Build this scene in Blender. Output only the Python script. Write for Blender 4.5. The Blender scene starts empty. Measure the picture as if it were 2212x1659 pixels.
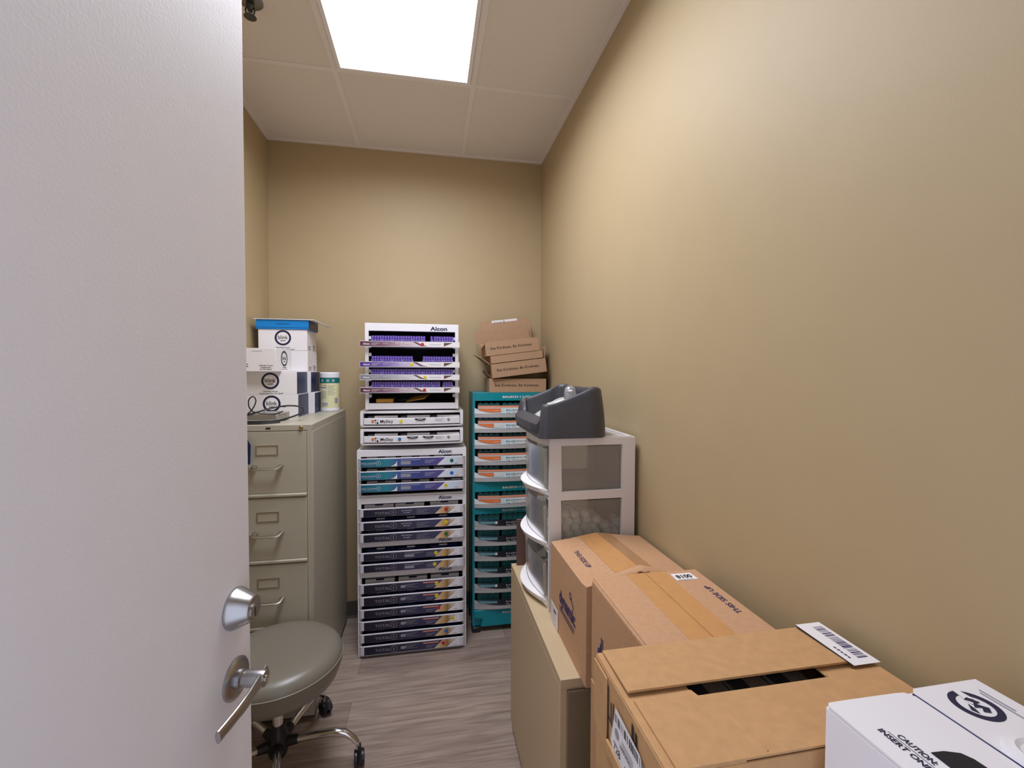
import bpy, math, random
from mathutils import Vector, Matrix
S = bpy.context.scene
C = bpy.context.collection
random.seed(7)
PI = math.pi

# ------------------------------------------------------------------ camera, light, exposure
yaw, pitch, roll = 0.183487, -0.028322, 0.003534
fw = Vector((math.sin(yaw)*math.cos(pitch), math.cos(yaw)*math.cos(pitch), math.sin(pitch)))
rt = Vector((math.cos(yaw), -math.sin(yaw), 0)); up = rt.cross(fw)
r2 = math.cos(roll)*rt + math.sin(roll)*up; u2 = -math.sin(roll)*rt + math.cos(roll)*up
cam = bpy.data.cameras.new('camera'); co = bpy.data.objects.new('camera', cam); C.objects.link(co)
co.matrix_world = Matrix(((r2.x, u2.x, -fw.x, 0), (r2.y, u2.y, -fw.y, 0), (r2.z, u2.z, -fw.z, 1.5), (0, 0, 0, 1)))
cam.sensor_width = 36; cam.lens = 959.92/2212*36; cam.clip_start = 0.01
S.camera = co
S.view_settings.view_transform = 'Standard'; S.view_settings.look = 'None'
S.view_settings.gamma = 1; S.view_settings.use_curve_mapping = False
S.view_settings.exposure = 0.0
w = bpy.data.worlds.new('hallway_light'); S.world = w; w.use_nodes = True
w.node_tree.nodes['Background'].inputs[0].default_value = (0.86, 0.90, 1.06, 1)
w.node_tree.nodes['Background'].inputs[1].default_value = 1.25
LAMP = 2.4          # glow of the troffer's diffuser
LAMPW = 28.0        # watts thrown down by the tubes above it, cut off sideways by the prismatic lens
S.cycles.max_bounces = 10; S.cycles.diffuse_bounces = 5; S.cycles.transparent_max_bounces = 16
S.cycles.use_denoising = True
S.cycles.sample_clamp_indirect = 6

# ------------------------------------------------------------------ materials
def srgb(r, g, b):
    f = lambda c: (c/255/12.92) if c/255 <= 0.04045 else ((c/255+0.055)/1.055)**2.4
    return (f(r), f(g), f(b))
def mat(name, col, rough=0.5, metal=0.0, noise=0.0, nscale=60, bump=0.0, bscale=200, spec=0.5, emit=None, coat=0.0, stretch=None, wear=None):
    m = bpy.data.materials.new(name); m.use_nodes = True
    nt = m.node_tree; b = nt.nodes['Principled BSDF']
    b.inputs['Base Color'].default_value = (*col, 1); b.inputs['Roughness'].default_value = rough
    b.inputs['Metallic'].default_value = metal; b.inputs['Specular IOR Level'].default_value = spec
    if coat: b.inputs['Coat Weight'].default_value = coat
    if emit:
        b.inputs['Emission Color'].default_value = (*emit[0], 1); b.inputs['Emission Strength'].default_value = emit[1]
    tc = nt.nodes.new('ShaderNodeTexCoord'); mp = nt.nodes.new('ShaderNodeMapping')
    nt.links.new(tc.outputs['Object'], mp.inputs[0])
    if stretch: mp.inputs['Scale'].default_value = stretch
    if noise:
        n = nt.nodes.new('ShaderNodeTexNoise'); n.inputs['Scale'].default_value = nscale; n.inputs['Detail'].default_value = 5
        nt.links.new(mp.outputs[0], n.inputs['Vector'])
        cr = nt.nodes.new('ShaderNodeValToRGB')
        cr.color_ramp.elements[0].position = 0.3; cr.color_ramp.elements[1].position = 0.7
        cr.color_ramp.elements[0].color = (*[max(0, c*(1-noise)) for c in col], 1)
        cr.color_ramp.elements[1].color = (*[min(1, c*(1+noise)) for c in col], 1)
        nt.links.new(n.outputs['Fac'], cr.inputs[0]); nt.links.new(cr.outputs[0], b.inputs['Base Color'])
    if bump:
        n2 = nt.nodes.new('ShaderNodeTexNoise'); n2.inputs['Scale'].default_value = bscale; n2.inputs['Detail'].default_value = 3
        nt.links.new(mp.outputs[0], n2.inputs['Vector'])
        bp = nt.nodes.new('ShaderNodeBump'); bp.inputs['Strength'].default_value = bump; bp.inputs['Distance'].default_value = 0.002
        nt.links.new(n2.outputs['Fac'], bp.inputs['Height']); nt.links.new(bp.outputs[0], b.inputs['Normal'])
    return m
def clear(name, col, alpha, rough=0.25, gloss=0.12):
    """translucent frosted / clear plastic"""
    m = bpy.data.materials.new(name); m.use_nodes = True; nt = m.node_tree; nt.nodes.clear()
    o = nt.nodes.new('ShaderNodeOutputMaterial'); t = nt.nodes.new('ShaderNodeBsdfTransparent')
    d = nt.nodes.new('ShaderNodeBsdfDiffuse'); d.inputs[0].default_value = (*col, 1)
    tl = nt.nodes.new('ShaderNodeBsdfTranslucent'); tl.inputs[0].default_value = (*col, 1)
    g = nt.nodes.new('ShaderNodeBsdfGlossy'); g.inputs[0].default_value = (1, 1, 1, 1); g.inputs['Roughness'].default_value = rough
    a = nt.nodes.new('ShaderNodeMixShader'); a.inputs[0].default_value = 0.4
    nt.links.new(d.outputs[0], a.inputs[1]); nt.links.new(tl.outputs[0], a.inputs[2])
    b = nt.nodes.new('ShaderNodeMixShader'); b.inputs[0].default_value = alpha
    nt.links.new(t.outputs[0], b.inputs[1]); nt.links.new(a.outputs[0], b.inputs[2])
    fr = nt.nodes.new('ShaderNodeLayerWeight'); fr.inputs[0].default_value = gloss
    c = nt.nodes.new('ShaderNodeMixShader')
    nt.links.new(fr.outputs['Fresnel'], c.inputs[0]); nt.links.new(b.outputs[0], c.inputs[1]); nt.links.new(g.outputs[0], c.inputs[2])
    nt.links.new(c.outputs[0], o.inputs[0])
    return m
def ramp(name, stops, rough=0.35):
    """printed strip whose inks run along the strip's length"""
    m = bpy.data.materials.new(name); m.use_nodes = True; nt = m.node_tree; b = nt.nodes['Principled BSDF']
    b.inputs['Roughness'].default_value = rough
    tc = nt.nodes.new('ShaderNodeTexCoord'); sx = nt.nodes.new('ShaderNodeSeparateXYZ'); cr = nt.nodes.new('ShaderNodeValToRGB')
    nt.links.new(tc.outputs['Generated'], sx.inputs[0]); nt.links.new(sx.outputs[0], cr.inputs[0]); nt.links.new(cr.outputs[0], b.inputs['Base Color'])
    e = cr.color_ramp.elements
    e[0].position, e[0].color = stops[0][0], (*srgb(*stops[0][1]), 1)
    e[1].position, e[1].color = stops[-1][0], (*srgb(*stops[-1][1]), 1)
    for p, c in stops[1:-1]:
        k = e.new(p); k.color = (*srgb(*c), 1)
    return m
M = {}
M['wall'] = mat('tan_wall_paint', (0.445, 0.341, 0.197), 0.55, noise=0.015, nscale=8, bump=0.06, bscale=260, spec=0.4)
M['tile'] = mat('ceiling_tile', srgb(226, 219, 212), 0.9, noise=0.03, nscale=300, bump=0.3, bscale=500)
M['grid'] = mat('white_grid', srgb(232, 226, 222), 0.5)
M['frame_white'] = mat('white_enamel', srgb(235, 232, 235), 0.4)
M['diff'] = mat('lamp_diffuser', (1, 1, 1), 0.5, emit=((0.95, 0.98, 1.05), LAMP))
M['door'] = mat('door_paint', srgb(228, 227, 232), 0.42, noise=0.01, nscale=20, bump=0.12, bscale=220)
M['edge'] = mat('door_edge', srgb(236, 232, 236), 0.4)
M['base'] = mat('vinyl_cove', srgb(84, 76, 70), 0.6)
M['satin'] = mat('satin_chrome', (0.44, 0.44, 0.45), 0.26, 1.0, bump=0.1, bscale=400, stretch=(1, 1, 30))
M['chrome'] = mat('chrome', (0.72, 0.71, 0.7), 0.12, 1.0)
M['grey_metal'] = mat('dull_grey_metal', (0.22, 0.21, 0.2), 0.35, 0.9)
M['darkmetal'] = mat('dark_metal', (0.08, 0.08, 0.08), 0.35, 0.8)
M['greige'] = mat('greige_enamel', srgb(177, 172, 155), 0.42, bump=0.08, bscale=500)
M['nickel'] = mat('nickel', (0.58, 0.56, 0.5), 0.28, 1.0)
M['brass'] = mat('brass_lock', (0.5, 0.42, 0.22), 0.3, 1.0)
M['black'] = mat('black', (0.012, 0.012, 0.014), 0.4)
M['blackmat'] = mat('black_matte', (0.008, 0.008, 0.01), 0.8)
M['inner'] = mat('rack_shade_and_black', (0.02, 0.018, 0.02), 0.7)  # near-black rack insides, deep shade put into the colour; also plain black parts
M['white'] = mat('white_plastic', srgb(232, 230, 236), 0.35)
M['white2'] = mat('white_tray_plastic', srgb(214, 212, 222), 0.3)
M['paper'] = mat('white_card', srgb(232, 228, 230), 0.55)
M['navy'] = mat('navy_ink', srgb(22, 26, 66), 0.4)
M['navygloss'] = mat('navy_gloss', srgb(22, 32, 82), 0.36, spec=0.35)
M['ink'] = mat('black_ink', srgb(30, 28, 34), 0.6)
M['grey_ink'] = mat('grey_ink', srgb(150, 150, 160), 0.6)
M['pale_ink'] = mat('pale_ink', srgb(200, 200, 212), 0.6)
M['blueprint'] = mat('blue_ink_on_card', srgb(48, 40, 92), 0.6)
M['red'] = mat('red_dot', srgb(205, 30, 45), 0.4)
M['yellow'] = mat('yellow_dot', srgb(232, 214, 30), 0.4)
M['blue'] = mat('blue_dot', srgb(40, 110, 190), 0.4)
M['green'] = mat('green_dot', srgb(20, 110, 60), 0.4)
M['orange'] = mat('orange', srgb(226, 120, 60), 0.4)
M['bluebox'] = mat('bright_blue', srgb(0, 128, 205), 0.4)
M['purple'] = mat('purple_carton', srgb(86, 62, 158), 0.35, noise=0.35, nscale=160)
M['lilac'] = mat('lilac_print', srgb(140, 118, 200), 0.4)
M['teal'] = mat('teal_plastic', srgb(0, 138, 152), 0.28)
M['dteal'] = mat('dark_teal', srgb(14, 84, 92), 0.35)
M['tub'] = mat('dark_green_carton', srgb(36, 104, 108), 0.35, noise=0.3, nscale=90)
M['traygrey'] = mat('grey_tray', srgb(178, 176, 178), 0.4)
M['card'] = mat('cardboard', srgb(190, 148, 112), 0.8, noise=0.06, nscale=90, bump=0.12, bscale=300)
M['card2'] = mat('cardboard_ochre', srgb(188, 146, 100), 0.8, noise=0.07, nscale=60, bump=0.12, bscale=300)
M['cardk'] = mat('cardboard_brown', srgb(172, 138, 108), 0.8, noise=0.06, nscale=90)
M['cardin'] = mat('cardboard_inside', srgb(160, 124, 92), 0.85)
M['tape'] = mat('packing_tape', srgb(196, 144, 92), 0.35, noise=0.04, nscale=40)
M['tape_shade'] = mat('packing_tape_shaded', srgb(176, 134, 94), 0.3, noise=0.05, nscale=40)  # darker copy of the tape: shade beyond the ridge put into its colour
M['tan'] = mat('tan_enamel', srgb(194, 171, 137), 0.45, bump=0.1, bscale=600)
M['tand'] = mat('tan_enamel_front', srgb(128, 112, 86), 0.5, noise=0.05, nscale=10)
M['bin'] = mat('charcoal_plastic', srgb(66, 66, 72), 0.42, bump=0.12, bscale=900)
M['vinyl'] = mat('grey_green_vinyl', srgb(122, 117, 105), 0.33, bump=0.06, bscale=400)
M['pipe'] = mat('piping', srgb(150, 146, 132), 0.35)
M['tower'] = mat('white_tower_plastic', srgb(222, 216, 214), 0.4)
M['frost'] = clear('frosted_drawer', (0.62, 0.58, 0.56), 0.5)
M['frostside'] = clear('frosted_side', (0.62, 0.59, 0.53), 0.34)
M['clearcap'] = clear('clear_cap', (0.9, 0.9, 0.95), 0.16, 0.1, 0.35)
M['bag'] = clear('plastic_bag', (0.92, 0.94, 0.93), 0.62, 0.2, 0.3)
M['cotton'] = mat('cotton', srgb(236, 236, 230), 0.9)
M['brown'] = mat('brown_board', srgb(96, 70, 60), 0.7)
M['silver'] = mat('brushed_aluminium', (0.60, 0.59, 0.58), 0.32, 0.9)
M['yellowlab'] = mat('cream_label', srgb(226, 222, 176), 0.45, noise=0.02, nscale=60)
M['tealband'] = mat('teal_band', srgb(0, 112, 112), 0.4)
M['manila'] = mat('manila', srgb(214, 160, 60), 0.6)
M['pink'] = mat('salmon_print', srgb(232, 150, 120), 0.5)
M['total'] = ramp('total_strip', [(0, (18, 16, 40)), (0.45, (46, 42, 66)), (0.8, (52, 50, 86)), (1, (60, 60, 96))])
M['gold'] = ramp('gold_foil', [(0, (226, 206, 176)), (0.45, (200, 160, 105)), (0.62, (150, 112, 62)), (0.85, (214, 196, 172)), (1, (226, 214, 206))])
M['prec'] = ramp('precision_strip', [(0, (0, 92, 118)), (0.3, (34, 130, 150)), (0.45, (60, 80, 150)), (0.7, (44, 56, 130)), (1, (90, 70, 140))])
M['precr'] = ramp('precision_strip_end', [(0, (226, 228, 240)), (1, (190, 214, 236))])
M['burg'] = ramp('burgundy_strip', [(0, (86, 44, 62)), (0.35, (130, 88, 108)), (1, (226, 214, 222))])
M['violet'] = ramp('violet_strip', [(0, (70, 44, 130)), (0.35, (118, 92, 170)), (1, (230, 222, 240))])
M['greystrip'] = ramp('grey_strip', [(0, (130, 130, 140)), (0.35, (150, 150, 158)), (1, (232, 230, 236))])
M['tlight'] = ramp('teal_rack_light_label', [(0, (170, 215, 230)), (0.35, (196, 226, 238)), (0.7, (236, 244, 248)), (1, (240, 246, 248))])
M['tdark'] = ramp('teal_rack_dark_label', [(0, (60, 96, 116)), (0.2, (26, 40, 56)), (0.45, (14, 16, 26)), (0.9, (52, 70, 92)), (1, (60, 84, 110))])

# floor: wood-look planks running across the room
def floor_mat():
    m = bpy.data.materials.new('vinyl_plank'); m.use_nodes = True; nt = m.node_tree; b = nt.nodes['Principled BSDF']
    b.inputs['Roughness'].default_value = 0.38
    tc = nt.nodes.new('ShaderNodeTexCoord'); mp = nt.nodes.new('ShaderNodeMapping'); mp.inputs['Location'].default_value = (0.35, 0.09, 0)
    nt.links.new(tc.outputs['Object'], mp.inputs[0])
    br = nt.nodes.new('ShaderNodeTexBrick'); br.offset = 0.37; br.inputs['Scale'].default_value = 1.0
    br.inputs['Brick Width'].default_value = 1.22; br.inputs['Row Height'].default_value = 0.18
    br.inputs['Mortar Size'].default_value = 0.0012; br.inputs['Mortar Smooth'].default_value = 0.1
    br.inputs['Color1'].default_value = (*srgb(176, 158, 146), 1); br.inputs['Color2'].default_value = (*srgb(154, 136, 126), 1)
    br.inputs['Mortar'].default_value = (*srgb(122, 106, 97), 1)
    nt.links.new(mp.outputs[0], br.inputs[0])
    st = nt.nodes.new('ShaderNodeMapping'); st.inputs['Scale'].default_value = (1.2, 16, 1)
    nt.links.new(tc.outputs['Object'], st.inputs[0])
    n = nt.nodes.new('ShaderNodeTexNoise'); n.inputs['Scale'].default_value = 3.2; n.inputs['Detail'].default_value = 8; n.inputs['Distortion'].default_value = 0.7
    nt.links.new(st.outputs[0], n.inputs['Vector'])
    cr = nt.nodes.new('ShaderNodeValToRGB'); cr.color_ramp.elements[0].position = 0.33; cr.color_ramp.elements[1].position = 0.62
    cr.color_ramp.elements[0].color = (0.62, 0.58, 0.56, 1); cr.color_ramp.elements[1].color = (1.05, 1.05, 1.05, 1)
    nt.links.new(n.outputs['Fac'], cr.inputs[0])
    mx = nt.nodes.new('ShaderNodeMix'); mx.data_type = 'RGBA'; mx.blend_type = 'MULTIPLY'; mx.inputs[0].default_value = 0.85
    nt.links.new(br.outputs['Color'], mx.inputs[6]); nt.links.new(cr.outputs[0], mx.inputs[7]); nt.links.new(mx.outputs[2], b.inputs['Base Color'])
    return m
M['floor'] = floor_mat()
def corr_mat():
    """cardboard whose flutes show through as fine parallel ridges"""
    m = mat('fluted_cardboard', srgb(190, 148, 112), 0.75, noise=0.05, nscale=90)
    nt = m.node_tree; b = nt.nodes['Principled BSDF']
    tc = nt.nodes.new('ShaderNodeTexCoord'); wv = nt.nodes.new('ShaderNodeTexWave'); wv.bands_direction = 'Y'
    wv.inputs['Scale'].default_value = 38; wv.inputs['Distortion'].default_value = 1.2; wv.inputs['Detail Scale'].default_value = 3
    nt.links.new(tc.outputs['Object'], wv.inputs[0]); bp = nt.nodes.new('ShaderNodeBump'); bp.inputs['Strength'].default_value = 0.22; bp.inputs['Distance'].default_value = 0.002
    nt.links.new(wv.outputs['Fac'], bp.inputs['Height']); nt.links.new(bp.outputs[0], b.inputs['Normal'])
    return m
M['flute'] = corr_mat()

# ------------------------------------------------------------------ mesh helpers
class MB:
    def __init__(s): s.v = []; s.f = []; s.mi = []; s.ms = []
    def slot(s, m):
        m = M[m] if isinstance(m, str) else m
        if m not in s.ms: s.ms.append(m)
        return s.ms.index(m)
    def add(s, vs, fs, m):
        k = len(s.v); s.v += [tuple(v) for v in vs]; i = s.slot(m)
        for f in fs: s.f.append([k+a for a in f]); s.mi.append(i)
        return s
    def box(s, x0, x1, y0, y1, z0, z1, m, taper=0):
        t = taper
        vs = [(x0+t, y0+t, z0), (x1-t, y0+t, z0), (x1-t, y1-t, z0), (x0+t, y1-t, z0), (x0, y0, z1), (x1, y0, z1), (x1, y1, z1), (x0, y1, z1)]
        return s.add(vs, [(3, 2, 1, 0), (4, 5, 6, 7), (0, 1, 5, 4), (1, 2, 6, 5), (2, 3, 7, 6), (3, 0, 4, 7)], m)
    def prism(s, pts, fn, a, b, m):
        """outline pts (u,v) swept from a to b; fn(u,v,t)->xyz"""
        n = len(pts); vs = [fn(u, v, a) for u, v in pts] + [fn(u, v, b) for u, v in pts]
        fs = [tuple(range(n))[::-1], tuple(range(n, 2*n))] + [(i, (i+1) % n, n+(i+1) % n, n+i) for i in range(n)]
        return s.add(vs, fs, m)
    def plan(s, pts, z0, z1, m): return s.prism(pts, lambda u, v, t: (u, v, t), z0, z1, m)
    def front(s, pts, y0, y1, m): return s.prism(pts, lambda u, v, t: (u, t, v), y0, y1, m)
    def side(s, pts, x0, x1, m): return s.prism(pts, lambda u, v, t: (t, u, v), x0, x1, m)
    def tube(s, pts, r, m, n=12, flat=None):
        pts = [Vector(p) for p in pts]; rr = list(r) if isinstance(r, (list, tuple)) else [r]*len(pts); vs = []; fs = []
        if len(rr) != len(pts): rr = [rr[min(len(rr)-1, int(i*len(rr)/len(pts)))] for i in range(len(pts))]
        ref = Vector((0, 0, 1)); prev = None
        for i, p in enumerate(pts):
            d = (pts[min(i+1, len(pts)-1)] - pts[max(i-1, 0)]).normalized()
            if prev is None:
                a = ref if abs(d.dot(ref)) < 0.9 else Vector((1, 0, 0)); x = d.cross(a).normalized()
            else: x = (prev - d*prev.dot(d)).normalized()
            prev = x; y = d.cross(x)
            for k in range(n):
                t = 2*PI*k/n; q = p + x*math.cos(t)*rr[i]*(flat[0] if flat else 1) + y*math.sin(t)*rr[i]*(flat[1] if flat else 1); vs.append(q)
        for i in range(len(pts)-1):
            for k in range(n): fs.append((i*n+k, i*n+(k+1) % n, (i+1)*n+(k+1) % n, (i+1)*n+k))
        fs.append(tuple(range(n))[::-1]); fs.append(tuple((len(pts)-1)*n+k for k in range(n)))
        return s.add(vs, fs, m)
    def lathe(s, prof, m, n=32, o=(0, 0, 0), ax=(0, 0, 1)):
        ax = Vector(ax).normalized(); a = Vector((1, 0, 0)) if abs(ax.x) < 0.9 else Vector((0, 1, 0)); x = ax.cross(a).normalized(); y = ax.cross(x)
        o = Vector(o); vs = []; fs = []
        for r, z in prof:
            for k in range(n): t = 2*PI*k/n; vs.append(o + ax*z + (x*math.cos(t)+y*math.sin(t))*max(r, 1e-5))
        for i in range(len(prof)-1):
            for k in range(n): fs.append((i*n+k, i*n+(k+1) % n, (i+1)*n+(k+1) % n, (i+1)*n+k))
        fs.append(tuple(range(n))[::-1]); fs.append(tuple((len(prof)-1)*n+k for k in range(n)))
        return s.add(vs, fs, m)
    def poly(s, o, rx, upv, pts, m, lift=0.0):
        o = Vector(o); rx = Vector(rx); upv = Vector(upv); nn = rx.cross(upv).normalized()*lift
        return s.add([o+rx*u+upv*v+nn for u, v in pts], [tuple(range(len(pts)))], m)
    def ring(s, o, rx, upv, ro, ri, m, n=40, lift=0.0, sx=1.0):
        o = Vector(o); rx = Vector(rx); upv = Vector(upv); nn = rx.cross(upv).normalized()*lift; vs = []
        for k in range(n):
            t = 2*PI*k/n
            vs += [o+nn+rx*ro*math.cos(t)*sx+upv*ro*math.sin(t), o+nn+rx*ri*math.cos(t)*sx+upv*ri*math.sin(t)]
        return s.add(vs, [(2*k, (2*k+2) % (2*n), (2*k+3) % (2*n), 2*k+1) for k in range(n)], m)
    def disc(s, o, rx, upv, r, m, n=24, lift=0.0, sx=1.0):
        return s.poly(o, rx, upv, [(r*sx*math.cos(2*PI*k/n), r*math.sin(2*PI*k/n)) for k in range(n)], m, lift)
    def text(s, t, o, rx, upv, h, m, w=None, bold=0.0, shear=0.0, lift=0.0004):
        vs, fs, wd = glyphs(t, bold); o = Vector(o); rx = Vector(rx); upv = Vector(upv); nn = rx.cross(upv).normalized()*lift
        k = (w/wd) if w else h
        return s.add([o+nn+rx*(u*k+shear*v*h)+upv*v*h for u, v in vs], fs, m)
    def build(s, name, parent=None, bevel=0, seg=2, smooth=30, loc=None, sub=0):
        me = bpy.data.meshes.new(name); me.from_pydata(s.v, [], s.f)
        for m in s.ms: me.materials.append(m)
        me.polygons.foreach_set('material_index', s.mi); me.validate(); me.update()
        if smooth:
            me.polygons.foreach_set('use_smooth', [True]*len(me.polygons))
            try: me.set_sharp_from_angle(angle=math.radians(smooth))
            except Exception: pass
        o = bpy.data.objects.new(name, me); C.objects.link(o)
        if parent is not None: o.parent = parent
        if loc is not None: o.location = loc
        if bevel:
            b = o.modifiers.new('bevel', 'BEVEL'); b.width = bevel; b.segments = seg; b.limit_method = 'ANGLE'; b.angle_limit = math.radians(40)
        if sub:
            b = o.modifiers.new('subsurf', 'SUBSURF'); b.levels = sub; b.render_levels = sub
        return o
GC = {}
def glyphs(t, bold):
    key = (t, bold)
    if key not in GC:
        cu = bpy.data.curves.new('lettering', 'FONT'); cu.body = t; cu.resolution_u = 3; cu.offset = bold
        ob = bpy.data.objects.new('lettering_source', cu); C.objects.link(ob)
        me = bpy.data.meshes.new_from_object(ob.evaluated_get(bpy.context.evaluated_depsgraph_get()))
        vs = [(v.co.x, v.co.y) for v in me.vertices]; fs = [tuple(p.vertices) for p in me.polygons]
        bpy.data.objects.remove(ob); bpy.data.curves.remove(cu); bpy.data.meshes.remove(me)
        cap = 0.73
        x0 = min(v[0] for v in vs); vs = [((a-x0)/cap, b/cap) for a, b in vs]
        GC[key] = (vs, fs, max(v[0] for v in vs))
    return GC[key]
def thing(name, label, cat, loc=(0, 0, 0), rot=(0, 0, 0), group=None):
    o = bpy.data.objects.new(name, None); C.objects.link(o); o.empty_display_size = 0.05
    o.location = loc; o.rotation_euler = rot
    return tag(o, label, cat, group)
def tag(o, label, cat, group=None):
    o['label'] = label; o['category'] = cat
    if group: o['group'] = group
    return o
def struct(o): o['kind'] = 'structure'; return o
def dup(o, loc, rot=None, label=None, group=None):
    c = o.copy(); C.objects.link(c); c.location = loc
    if rot is not None: c.rotation_euler = rot
    if label: c['label'] = label
    if group: c['group'] = group
    for ch in list(o.children):
        d = ch.copy(); C.objects.link(d); d.parent = c
    return c
def arc(cx, cy, r, a0, a1, n=6):
    return [(cx+r*math.cos(a0+(a1-a0)*i/n), cy+r*math.sin(a0+(a1-a0)*i/n)) for i in range(n+1)]
def rrect(x0, x1, y0, y1, r, n=5):
    rs = r if isinstance(r, (list, tuple)) else [r]*4
    return (arc(x0+rs[0], y0+rs[0], rs[0], PI, 1.5*PI, n) + arc(x1-rs[1], y0+rs[1], rs[1], 1.5*PI, 2*PI, n)
            + arc(x1-rs[2], y1-rs[2], rs[2], 0, .5*PI, n) + arc(x0+rs[3], y1-rs[3], rs[3], .5*PI, PI, n))
X, Y, Z = Vector((1, 0, 0)), Vector((0, 1, 0)), Vector((0, 0, 1))

# ------------------------------------------------------------------ the room
XL, XR, YB, YF, ZC = -0.913, 0.707, 2.80, -0.07, 2.828
struct(MB().box(XL-.12, XR+.12, YF-.13, YB+.12, -0.06, 0, 'floor').build('floor', smooth=0))
struct(MB().box(XL-.12, XL, YF-.13, YB+.12, 0, ZC, 'wall').build('wall_left', smooth=0))
struct(MB().box(XR, XR+.12, YF-.13, YB+.12, 0, ZC, 'wall').build('wall_right', smooth=0))
struct(MB().box(XL, XR, YB, YB+.12, 0, ZC, 'wall').build('wall_back', smooth=0))
wf = MB(); wf.box(XL, -0.50, YF-.13, YF, 0, ZC, 'wall'); wf.box(0.49, XR, YF-.13, YF, 0, ZC, 'wall'); wf.box(-0.50, 0.49, YF-.13, YF, 2.17, ZC, 'wall')
struct(wf.build('wall_front', smooth=0))
df = MB(); df.box(-0.50, -0.475, YF-.14, YF+.0, 0, 2.17, 'base'); df.box(0.462, 0.49, YF-.14, YF+.01, 0, 2.17, 'base'); df.box(-0.475, 0.462, YF-.14, YF+.01, 2.142, 2.17, 'base')
struct(df.build('trim_1', bevel=.002))
# ceiling tiles (0.61 m grid) and the exposed grid
struct(MB().box(XL-.12, XR+.12, YF-.13, YB+.12, ZC, ZC+.05, 'tile').build('ceiling', smooth=0))
g = MB(); gw = 0.012
for gx in (-0.409, 0.2015): g.box(gx-gw, gx+gw, YF, YB-.022, ZC-.004, ZC, 'grid')
for gy in (2.105, 0.885):
    for a, b in ((XL+.02, -0.409-gw), (-0.409+gw, 0.2015-gw), (0.2015+gw, XR-.02)): g.box(a, b, gy-gw, gy+gw, ZC-.004, ZC, 'grid')
g.box(XL, XR, YB-.022, YB, ZC-.005, ZC, 'grid'); g.box(XL, XL+.02, YF, YB-.022, ZC-.005, ZC, 'grid'); g.box(XR-.02, XR, YF, YB-.022, ZC-.005, ZC, 'grid')
# dark reveals where the tiles meet the grid
for gx in (-0.409, 0.2015):
    g.box(gx-gw-.004, gx-gw-.001, YF, YB-.022, ZC-.0008, ZC, 'base') if False else None
struct(g.build('trim_2', smooth=0))
bb = MB(); prof = [(0, 0), (0, .1), (-.004, .102), (-.006, .098), (-.006, .012), (-.014, 0)]
bb.prism(prof, lambda u, v, t: (t, YB+u, v), XL, XR, 'base'); struct(bb.build('baseboard_back', smooth=0))
struct(MB().prism(prof, lambda u, v, t: (XR+u, t, v), YF, YB-.014, 'base').build('baseboard_right', smooth=0))
struct(MB().prism([(-a, b) for a, b in prof], lambda u, v, t: (XL+u, t, v), YF, YB-.014, 'base').build('baseboard_left', smooth=0))

# ceiling troffer
t = thing('ceiling_light', 'bright rectangular fluorescent panel light set in the white ceiling grid', 'light', (-0.104, 1.495, ZC))
f = MB(); hx, hy = 0.290, 0.595; a, b = .016, .020
f.box(-hx, -hx+a, -hy, hy, -.010, -.001, 'frame_white'); f.box(hx-a, hx, -hy, hy, -.010, -.001, 'frame_white')
f.box(-hx+a, hx-a, -hy, -hy+a, -.010, -.001, 'frame_white'); f.box(-hx+a, hx-a, hy-a, hy, -.010, -.001, 'frame_white'); f.build('frame', t)
MB().box(-hx+a, hx-a, -hy+a, hy-a, -.006, -.003, 'diff').build('diffuser', t, smooth=0)
lt = bpy.data.lights.new('tube_light', 'AREA'); lt.shape = 'RECTANGLE'; lt.size = 2*(hx-a); lt.size_y = 2*(hy-a); lt.energy = LAMPW; lt.spread = math.radians(166); lt.color = (0.93, 0.975, 1.09)
lo = bpy.data.objects.new('tube_light', lt); C.objects.link(lo); lo.parent = t; lo.location = (0, 0, -.0065)
# sprinkler
t = thing('fire_sprinkler', 'small metal fire sprinkler head hanging from the ceiling beside the door edge', 'sprinkler', (-0.632, 1.78, ZC))
MB().lathe([(0, 0), (.042, 0), (.042, -.003), (.03, -.008), (.016, -.009)], 'grey_metal', 28).build('escutcheon', t)
s_ = MB(); s_.lathe([(.012, -.006), (.014, -.02), (.009, -.03), (.009, -.036)], 'darkmetal', 16)
s_.tube([(.011, 0, -.022), (.016, 0, -.034), (.011, 0, -.05), (0, 0, -.056)], .0028, 'darkmetal', 8); s_.tube([(-.011, 0, -.022), (-.016, 0, -.034), (-.011, 0, -.05), (0, 0, -.056)], .0028, 'darkmetal', 8)
s_.build('frame', t); MB().lathe([(0, -.056), (.020, -.056), (.021, -.058), (0, -.06)], 'darkmetal', 16).build('deflector', t)

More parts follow.
